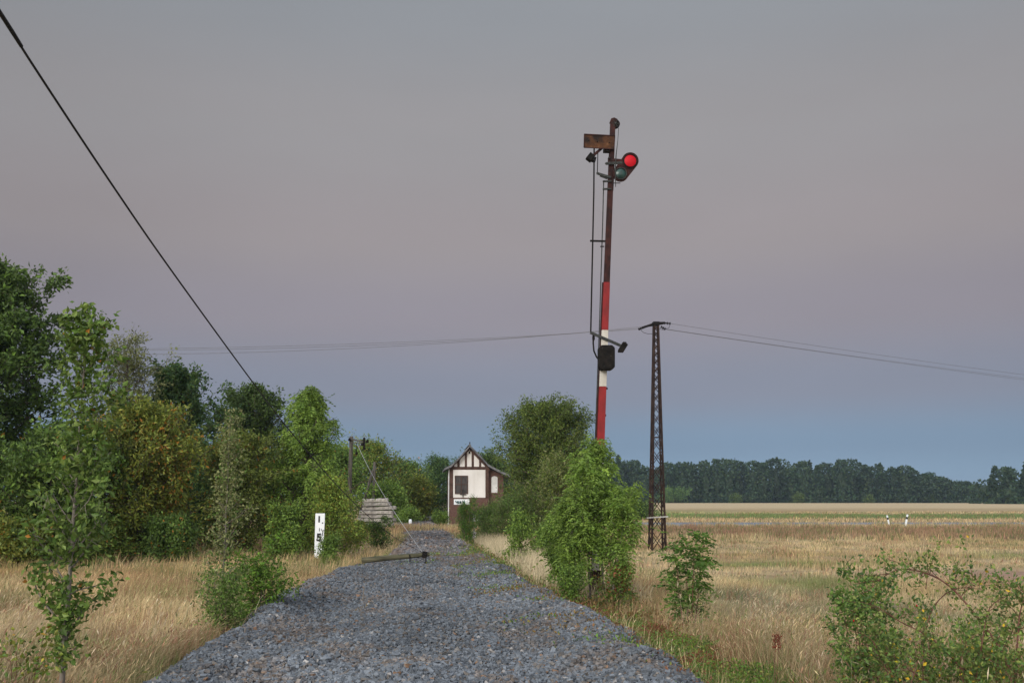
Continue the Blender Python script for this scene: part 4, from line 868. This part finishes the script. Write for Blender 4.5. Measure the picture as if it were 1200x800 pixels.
# ------------------------------------------------------------------ signal box
def text_obj(s, size, loc, mat, parent, name='lettering', depth=.004, shear=0):
    cu = bpy.data.curves.new('t', 'FONT'); cu.body = s; cu.size = size; cu.extrude = depth; cu.offset = size*.045; cu.align_x = 'CENTER'; cu.align_y = 'CENTER'; cu.shear = shear
    tmp = bpy.data.objects.new('t', cu); COL.objects.link(tmp); bpy.context.view_layer.update()
    me = bpy.data.meshes.new_from_object(tmp.evaluated_get(bpy.context.evaluated_depsgraph_get())); bpy.data.objects.remove(tmp); bpy.data.curves.remove(cu)
    me.materials.clear(); me.materials.append(mat); o = bpy.data.objects.new(name, me); COL.objects.link(o)
    base = Vector((0,0,0)); q = parent
    while q is not None: base += q.location; q = q.parent
    o.parent = parent; o.location = Vector(loc)-base; o.rotation_euler = (math.pi/2, 0, 0); return o
def house():
    D = 80.0; P = lambda x, y, dy=0.0: at(x, y, D) + Vector((0, dy, 0))
    xz = lambda x, y: (P(x, y).x, P(x, y).z)
    zb = float(terrain(P(550, 612).x, D))-.1; L, R_, R2 = P(526.3,600).x, P(572.8,600).x, P(590.3,600).x
    root = empty('signal_box', ((L+R_)/2, D, zb), 'old signal box with white half-timbered gable and brick base beside the path', 'building')
    dep = 6.0
    brick_top = P(550,583).z; eave = P(550,548).z; apex = P(550.2,522.5)
    MB().prism([(L,zb),(R_,zb),(R_,eave),(apex.x,apex.z-.05),(L,eave)], D, D+dep).build('wall', M['brick'], root)
    MB().prism([(R_+.004,zb),(R2,zb),(R2,P(590,556).z),(R_+.004,P(573,549).z)], D+.35, D+dep-.4).build('wall', M['brick'], root)
    # rendered panels
    def panel(pts, nm, mat, y=-.03, th=.05, par=root): return MB().extrude([P(a, b, y) for a, b in pts], (0, th, 0)).build(nm, mat, par)
    panel([(531,550.2),(568.8,550.2),(568.8,582.8),(531,582.8)], 'render_panel', M['render'])
    def gab(x): return np.interp(x, [526,550.2,572.8],[548.5,523.5,546.5])
    for a, b in ((532.2,535.8),(538.8,544.6),(547.2,552.6),(555.4,561.4),(563.8,568.2)):
        pts = [(a,546.6),(b,546.6),(b,max(gab(b)+3.2,526.5)),((a+b)/2,max(gab((a+b)/2)+3.2,526)),(a,max(gab(a)+3.2,526.5))]
        panel(pts, 'gable_panel', M['render'])
    # timbers
    t = MB()
    def tim(a, b, w): t.beam(P(a[0],a[1],-.03), P(b[0],b[1],-.03), w*D/1167, .09, up=(0,0,1)) if False else t.extrude([P(a[0]-w/2*(a[0]==b[0]), a[1]-w/2*(a[0]!=b[0]), -.06), P(b[0]-w/2*(a[0]==b[0]), b[1]-w/2*(a[0]!=b[0]), -.06), P(b[0]+w/2*(a[0]==b[0]), b[1]+w/2*(a[0]!=b[0]), -.06), P(a[0]+w/2*(a[0]==b[0]), a[1]+w/2*(a[0]!=b[0]), -.06)], (0,.08,0))
    tim((527,548.4),(572.5,548.4),3.0); tim((528.8,550.0),(528.8,583.0),4.0); tim((570.7,550.0),(570.7,583.0),3.6)
    for x in (537.3, 545.9, 554.0, 562.6): tim((x, gab(x)+2.2),(x,546.8),2.4)
    t.build('timber_frame', M['timber'], root)
    bb = MB(); 
    for (a, b) in (((526.5,548.5),(550.2,525.2)),((550.2,525.2),(573.5,549.5))): bb.extrude([P(a[0],a[1]-.6,-.10), P(b[0],b[1]-.6,-.10), P(b[0],b[1]+2.0,-.10), P(a[0],a[1]+2.0,-.10)], (0,.10,0))
    bb.build('bargeboard', M['timber'], root)
    panel([(549.4,528.6),(551.0,528.6),(551.0,531.4),(549.4,531.4)], 'gable_opening', M['ink'], -.05, .03)
    # roof: sloping slabs, flared on the annexe side
    rf = MB(); prof = [(520.4,548.6),(528.5,544.8),(537,536.6),(550.2,521.4),(563,534.2),(571.5,543.8),(581,549.2),(597,556.6)]
    top = [xz(*q) for q in prof]; th = .17; low = [(x, z-th) for x, z in top]
    rf.prism(top+low[::-1], D-.55, D+dep+.4); roof = rf.build('roof', M['roof'], root)
    MB().prism([(apex.x-.12, P(550,521.8).z), (apex.x, P(550,520.2).z), (apex.x+.12, P(550,521.8).z)], D-.58, D+dep+.43).build('ridge_cap', M['roof'], roof)
    MB().tube([P(550.2,521,-.5), P(550.2,518.2,-.5)], .04, 6).build('finial', M['black'], roof)
    for q in ((596.9,557.4),): MB().tube([P(*q,-.5), P(*q,dep+.3)], .07, 8).build('gutter', M['roof'], roof)
    # windows
    fr = MB(); x0, x1, y0, y1 = 533.2, 548.2, 557.2, 578.4
    w = panel([(x0,y0),(x1,y0),(x1,y1),(x0,y1)], 'window', M['shutter'], -.045, .03)
    for a in (533.4, 540.6, 548.0): fr.extrude([P(a-.45,y0,-.075), P(a+.45,y0,-.075), P(a+.45,y1,-.075), P(a-.45,y1,-.075)], (0,.03,0))
    for b in (557.4, 567.4, 578.2): fr.extrude([P(x0,b-.4,-.07), P(x1,b-.4,-.07), P(x1,b+.4,-.07), P(x0,b+.4,-.07)], (0,.022,0))
    fr.build('frame', M['timber'], w)
    # scrawled letter Y and knot of paint under the shutter
    g = MB(); 
    for pts in (((540.6,575.2),(542.6,577.8),(545.0,575.4)),((542.6,577.8),(542.4,582.3)),((539.0,579.0),(546.2,579.4)),((541.5,573.5),(542.9,572.6),(543.6,574.2),(542.2,575.2),(541.4,573.8))):
        g.tube([P(a,b,-.09) for a, b in pts], .035, 6)
    g.build('graffiti', M['shutter'], root)
    arch = [(576.2,577),(576.2,559.2),(577.6,558.0),(579.8,557.5),(582.0,558.0),(583.4,559.2),(583.4,577)]
    aw = MB().extrude([P(a,b,.32) for a, b in arch], (0,.05,0)).build('boarded_window', M['board'], root)
    MB().extrude([P(575.4,577,.29), P(584.2,577,.29), P(584.2,578.2,.29), P(575.4,578.2,.29)], (0,.08,0)).build('sill', M['brick'], aw)
    # sign with painted-over station lettering
    sg = panel([(531.8,584.6),(550.0,584.6),(550.0,591.0),(531.8,591.0)], 'name_board', M['signwhite'], -.06, .04)
    rng = np.random.default_rng(4); g1 = MB(); g2 = MB()
    for i in range(9):
        x = 533.0+i*1.35; pts = [P(x+rng.uniform(-.6,1.2), 585.8+rng.uniform(0,4.4), -.075) for _ in range(4)]; (g1 if i % 2 else g2).tube(pts, .028, 5)
    g1.build('lettering', M['ink'], sg); g2.build('lettering', M['teal'], sg)
    # pale downpipe on the corner
    MB().tube([(L-.05, D-.02, zb), (L-.05, D-.02, P(526,549).z)], .045, 8).build('downpipe', M['board'], root)
house()

# ------------------------------------------------------------------ milepost, posts, poles, sleepers
def milepost():
    D = 34.0; P = lambda x, y, dy=0.0: at(x, y, D)+Vector((0, dy, 0)); b = P(373.6, 652); zb = float(terrain(b.x, D))
    root = empty('milepost', (b.x, D, zb), 'white leaning distance post with black numerals in the left grass', 'milepost')
    MB().extrude([P(369.6,601.3), P(380.8,601.3), P(378.8,645), P(374,655), P(368.1,652)], (0,.06,0)).build('board', M['signwhite'], root, bevel=.004)
    MB().beam(Vector((b.x, D+.12, zb-.2)), P(374.6,606,.1), .08, .08).build('post', M['iron'], root)
    text_obj('1', .27, P(373.9,608.4,-.008), M['ink'], root, 'numeral'); text_obj('.', .2, P(378.0,610.6,-.008), M['ink'], root, 'numeral')
    text_obj('5', .33, P(373.6,629.6,-.008), M['ink'], root, 'numeral')
    g = MB()
    for pts in (((374.3,618.2),(374.1,622.2)),((376.2,619.2),(377.6,622.2),(379.6,620.2)),((378.6,622),(377.0,627),(379,626)),((371.8,631),(375,626),(378,631),(374,634.5),(378.5,634)),((372,640),(375,637.5),(376.5,641),(373,643.5)),((372.5,646),(374.5,643),(375.5,647))):
        g.tube([P(a, b, -.012) for a, b in pts], .010, 5)
    g.build('scrawl', M['ink'], root)
milepost()
def marker(px, y0, y1, Y, w, lean, label):
    b = at(px, y1, Y); z = min(float(terrain(b.x, Y)), b.z); t = at(px+lean, y0, Y); root = empty('delineator_post', (b.x, Y, z), label, 'marker post', 'delineator posts by the country road')
    B = Vector((b.x, Y, z)); d = t-B
    def part(nm, f0, f1, g, m): MB().beam(B+d*f0, B+d*f1, w*g, w*g*.8).build(nm, m, root, bevel=.008)
    part('post', 0, .62, 1, M['signwhite']); part('band', .62, .80, 1.02, M['ink']); part('cap', .80, 1.0, 1, M['signwhite'])
marker(1042.5, 603.5, 616.5, 93.0, .15, -3.0, 'left white marker post with black band by the road, leaning left')
marker(1061.0, 602.5, 616.5, 92.0, .16, 2.6, 'right white marker post with black band by the road, leaning right')
# upright telegraph pole
def pole():
    D = 52.0; b = at(408.2, 631, D); zb = float(terrain(b.x, D))
    root = empty('telegraph_pole', (b.x, D, zb), 'upright grey wooden telegraph pole with a crossarm of insulators', 'telegraph pole')
    MB().tube([Vector((b.x, D, zb-.2)), at(409.6,570,D), at(411.8,511,D)], [.125,.11,.095], 12).build('pole', M['wood_pole'], root, smooth=True)
    a = MB(); a.beam(at(411,514.6,D-.1), at(431,518.2,D-.1), .06, .07); a.beam(at(411,518.6,D-.1), at(426,518.8,D-.1), .04, .04); a = a.build('crossarm', M['wood_pole'], root)
    MB().beam(at(426.8,512.5,D-.1), at(426.8,527,D-.1), .11, .11).build('hanger', M['black'], root)
    for p in ((430.5,517),(424.5,520.5),(417.8,531),(409.6,515)):
        m = MB(); c = at(*p, D-.15); m.tube([c+Vector((0,0,-.07)), c+Vector((0,0,-.02)), c+Vector((0,0,.03)), c+Vector((0,0,.09))], [.04,.085,.065,.035], 10); m.build('insulator', M['black'], root, smooth=True)
    MB().beam(at(417.8,519,D-.12), at(417.8,529,D-.12), .03, .03).build('hook', M['black'], root)
pole()
def pole2():
    D = 58.0; b = at(437, 621, D); zb = float(terrain(b.x, D)); root = empty('braced_pole', (b.x, D, zb), 'shorter wooden pole with a slanting strut before the sleeper stack', 'telegraph pole')
    MB().tube([Vector((b.x, D, zb-.2)), at(438.8,541,D)], [.09,.075], 10).build('pole', M['wood_pole'], root, smooth=True)
    q = at(417.5, 607, D); MB().tube([Vector((q.x-.05, D-.1, float(terrain(q.x, D))-.1)), at(436.8,551,D-.05)], [.09,.07], 10).build('strut', M['wood_pole'], root, smooth=True)
pole2()
for px, top, w in ((469.5, 572, 'thin pale stake left of a twin beside the far path'), (474.2, 569, 'thin pale stake right of a twin beside the far path')):
    b = foot(px, 84); t_ = at(px-.3, top, 84); tag(MB().tube([Vector(b), t_], [.09,.07], 8).build('stake', M['bark_pale'], origin=b), w, 'post', 'thin stakes beside the far path')
b = foot(481, 72); m_ = empty('marker_stone', b, 'small white marker stone beside the far path', 'marker'); MB().box((b[0], b[1], b[2]+.2), (.22,.2,.42)).build('stone', M['signwhite'], m_, bevel=.05)
# fallen pole
def fallen():
    a = at(424.0, 656.5, 26.2); e = at(503.5, 649.0, 26.2); o = (a+e)/2; o = Vector((o.x, o.y, float(bed(o.x, o.y))))
    root = empty('fallen_pole', o, 'mossy broken telegraph pole lying across the ballast', 'fallen pole')
    MB().tube([a, a.lerp(e,.3)+Vector((0,0,.008)), a.lerp(e,.7), e], [.075,.072,.062,.052], 12).build('pole', M['wood_moss'], root, smooth=True)
    for f, l in ((.935,.17),(.70,.15)):
        p = a.lerp(e, f); m = MB(); m.tube([p+Vector((0,-.07,.04)), p+Vector((.02,-.09,-.04)), p+Vector((.015,-.1,-l))], .016, 6); m.tube([p+Vector((.015,-.1,-l)), p+Vector((.015,-.1,-l-.05))], .034, 8); m.build('insulator_hook', M['black'], root)
    p = a.lerp(e, .925); MB().box(p, (.13,.17,.16), Matrix.Rotation(.1, 3, 'Y')).build('clamp', M['black'], root, bevel=.01)
    return a, e
fa, fe = fallen()
# heavy black cable from the near pole line down to the fallen pole
def cat(pts):
    out = []; pts = [Vector(p) for p in pts]
    for i in range(len(pts)-1):
        p0 = pts[max(i-1,0)]; p1 = pts[i]; p2 = pts[i+1]; p3 = pts[min(i+2,len(pts)-1)]
        for j in range(8): t = j/8; out.append(.5*((2*p1)+(p2-p0)*t+(2*p0-5*p1+4*p2-p3)*t*t+(3*p1-p0-3*p2+p3)*t**3))
    return out+[pts[-1]]
cp = [at(-150,-230,3.7), at(0,15,5.0), at(50,94,5.45), at(135,222,6.4), at(203,320,7.6), at(300,453,9.9), at(345,511,11.6), at(400,574,14.7), at(437,609,17.9), at(465,631,21.5), at(500,649.5,26.1)]
tag(MB().tube(cat(cp), [.0072-.0018*min(1,i/70) for i in range(81)], 8).build('cable', M['wire_dark'], origin=cp[0]), 'thick black cable slanting down across the sky from the upper left', 'cable')
sl = MB().tube([at(-4,9,4.97), at(14,37,5.12), at(25,54.5,5.22)], [.0115,.0115,.010], 10).build('cable_sleeve', M['wire_dark'], origin=at(-4,9,4.97)); 
ca_ = bpy.data.objects['cable']; sl.parent = ca_; sl.location = at(-4,9,4.97)-cp[0]
w0 = at(419, 521, 51.8); w1 = fa.lerp(fe, .90)+Vector((0,-.05,.05)); pts = [w0.lerp(w1, i/20)-Vector((0,0,.25*4*(i/20)*(1-i/20))) for i in range(21)]
tag(MB().tube(pts, [.013-.007*i/20 for i in range(21)], 6).build('steel_wire', M['wire_grey'], origin=w0), 'pale loose wire from the upright pole down to the fallen pole', 'wire')
w2 = at(452, 622, 38); pts = [w1.lerp(w2, i/12) for i in range(13)]
# small dry stick poking out of the ballast
s0 = ground_pt(425, 701, 0.0); tag(MB().tube([s0-Vector((0,0,.05)), s0+Vector((.01,0,.09)), s0+Vector((.02,0,.19))], [.012,.011,.009], 6).build('stick', M['bark_pale'], origin=s0), 'short pale stick standing in the ballast', 'stick')
# stack of sleepers
def sleepers():
    rng = np.random.default_rng(8); D0 = 56.0; c = at(440, 618, D0); z = float(terrain(c.x, D0)); rows = [(419,462),(420,461),(420,461),(422,461),(421,460),(423,459),(425,456),(426,455)]
    zt = [621-4.7*i for i in range(9)]; words = ['lowest','second','third','fourth','fifth','sixth','seventh','topmost']
    proto = None
    for k in range(8):
        x0 = at(rows[k][0], 600, D0).x; x1 = at(rows[k][1], 600, D0).x; zz = at(440, zt[k]-2.2, D0).z
        for j in range(3):
            L = x1-x0
            if proto is None:
                proto = empty('railway_sleeper', (0,0,0), 'x', 'sleeper'); m = MB(); m.prism([(-.5*L,-.09),(.5*L,-.09),(.5*L,.06),(.46*L,.09),(.12*L,.085),(0,.07),(-.12*L,.085),(-.46*L,.09),(-.5*L,.06)], -.12, .12); m.build('beam', M['concrete'], proto, bevel=.012)
                e = MB(); 
                for sx in (-.3*L, .3*L): e.box((sx, 0, .10), (.28,.17,.035))
                e.build('rail_plate', M['rust'], proto); o = proto; L0 = L
            else:
                o = proto.copy(); COL.objects.link(o)
                for ch in proto.children: cc = ch.copy(); COL.objects.link(cc); cc.parent = o
            o.location = ((x0+x1)/2+rng.normal(0,.10), D0+j*.34+rng.normal(0,.02), zz); o.rotation_euler = (rng.normal(0,.05), rng.normal(0,.022)-(.035 if k > 4 else 0), rng.normal(0,.02)); o.scale = (L/L0, 1, 1)
            o['label'] = f'pale weathered sleeper in the {words[k]} layer of the stack behind the poles' if k in (0, 7) else f'pale weathered sleeper in the {words[k]} layer from the ground of the stack behind the poles'; o['group'] = 'sleepers stacked behind the poles'
sleepers()
# pale flowering stalk at the broom
def mullein():
    b = Vector(foot(556, 43)); t_ = at(555, 603, 43); root = empty('flower_stalk', b, 'pale flowering stalk right of the broom', 'plant'); rng = np.random.default_rng(2)
    MB().tube([b, b.lerp(t_, .5), t_], [.02,.015,.01], 6).build('stem', M['bark_pale'], root)
    P = np.array([tuple(b.lerp(t_, f)+Vector(rng.normal(0,.05,3))) for f in rng.uniform(.35,1,260)]); V, F = leaf_mesh(P, rng.normal(0,1,P.shape), rng.uniform(.03,.07,len(P)), rng, .8, .1)
    mesh_np('blossom', V, F, M['leaf'], parent=root, col=np.full((len(V),3), .55), origin=tuple(b)).location = (0,0,0)
mullein()

# ------------------------------------------------------------------ evening haze
def haze():
    m = bpy.data.materials.new('haze'); m.use_nodes = True; nt = m.node_tree; nt.nodes.remove(nt.nodes['Principled BSDF'])
    v = nt.nodes.new('ShaderNodeVolumePrincipled'); v.inputs['Density'].default_value = .00022; v.inputs['Color'].default_value = (.62,.78,1.0,1); v.inputs['Anisotropy'].default_value = .1
    nt.links.new(v.outputs[0], nt.nodes['Material Output'].inputs['Volume'])
    zlo = -2.0; zhi = 30.0
    b = MB().box((0, 700, (zlo+zhi)/2), (7000, 7600, zhi-zlo)).build('haze', m); tag(b, kind='stuff', label='thin blue evening haze over the field', cat='haze')
haze()
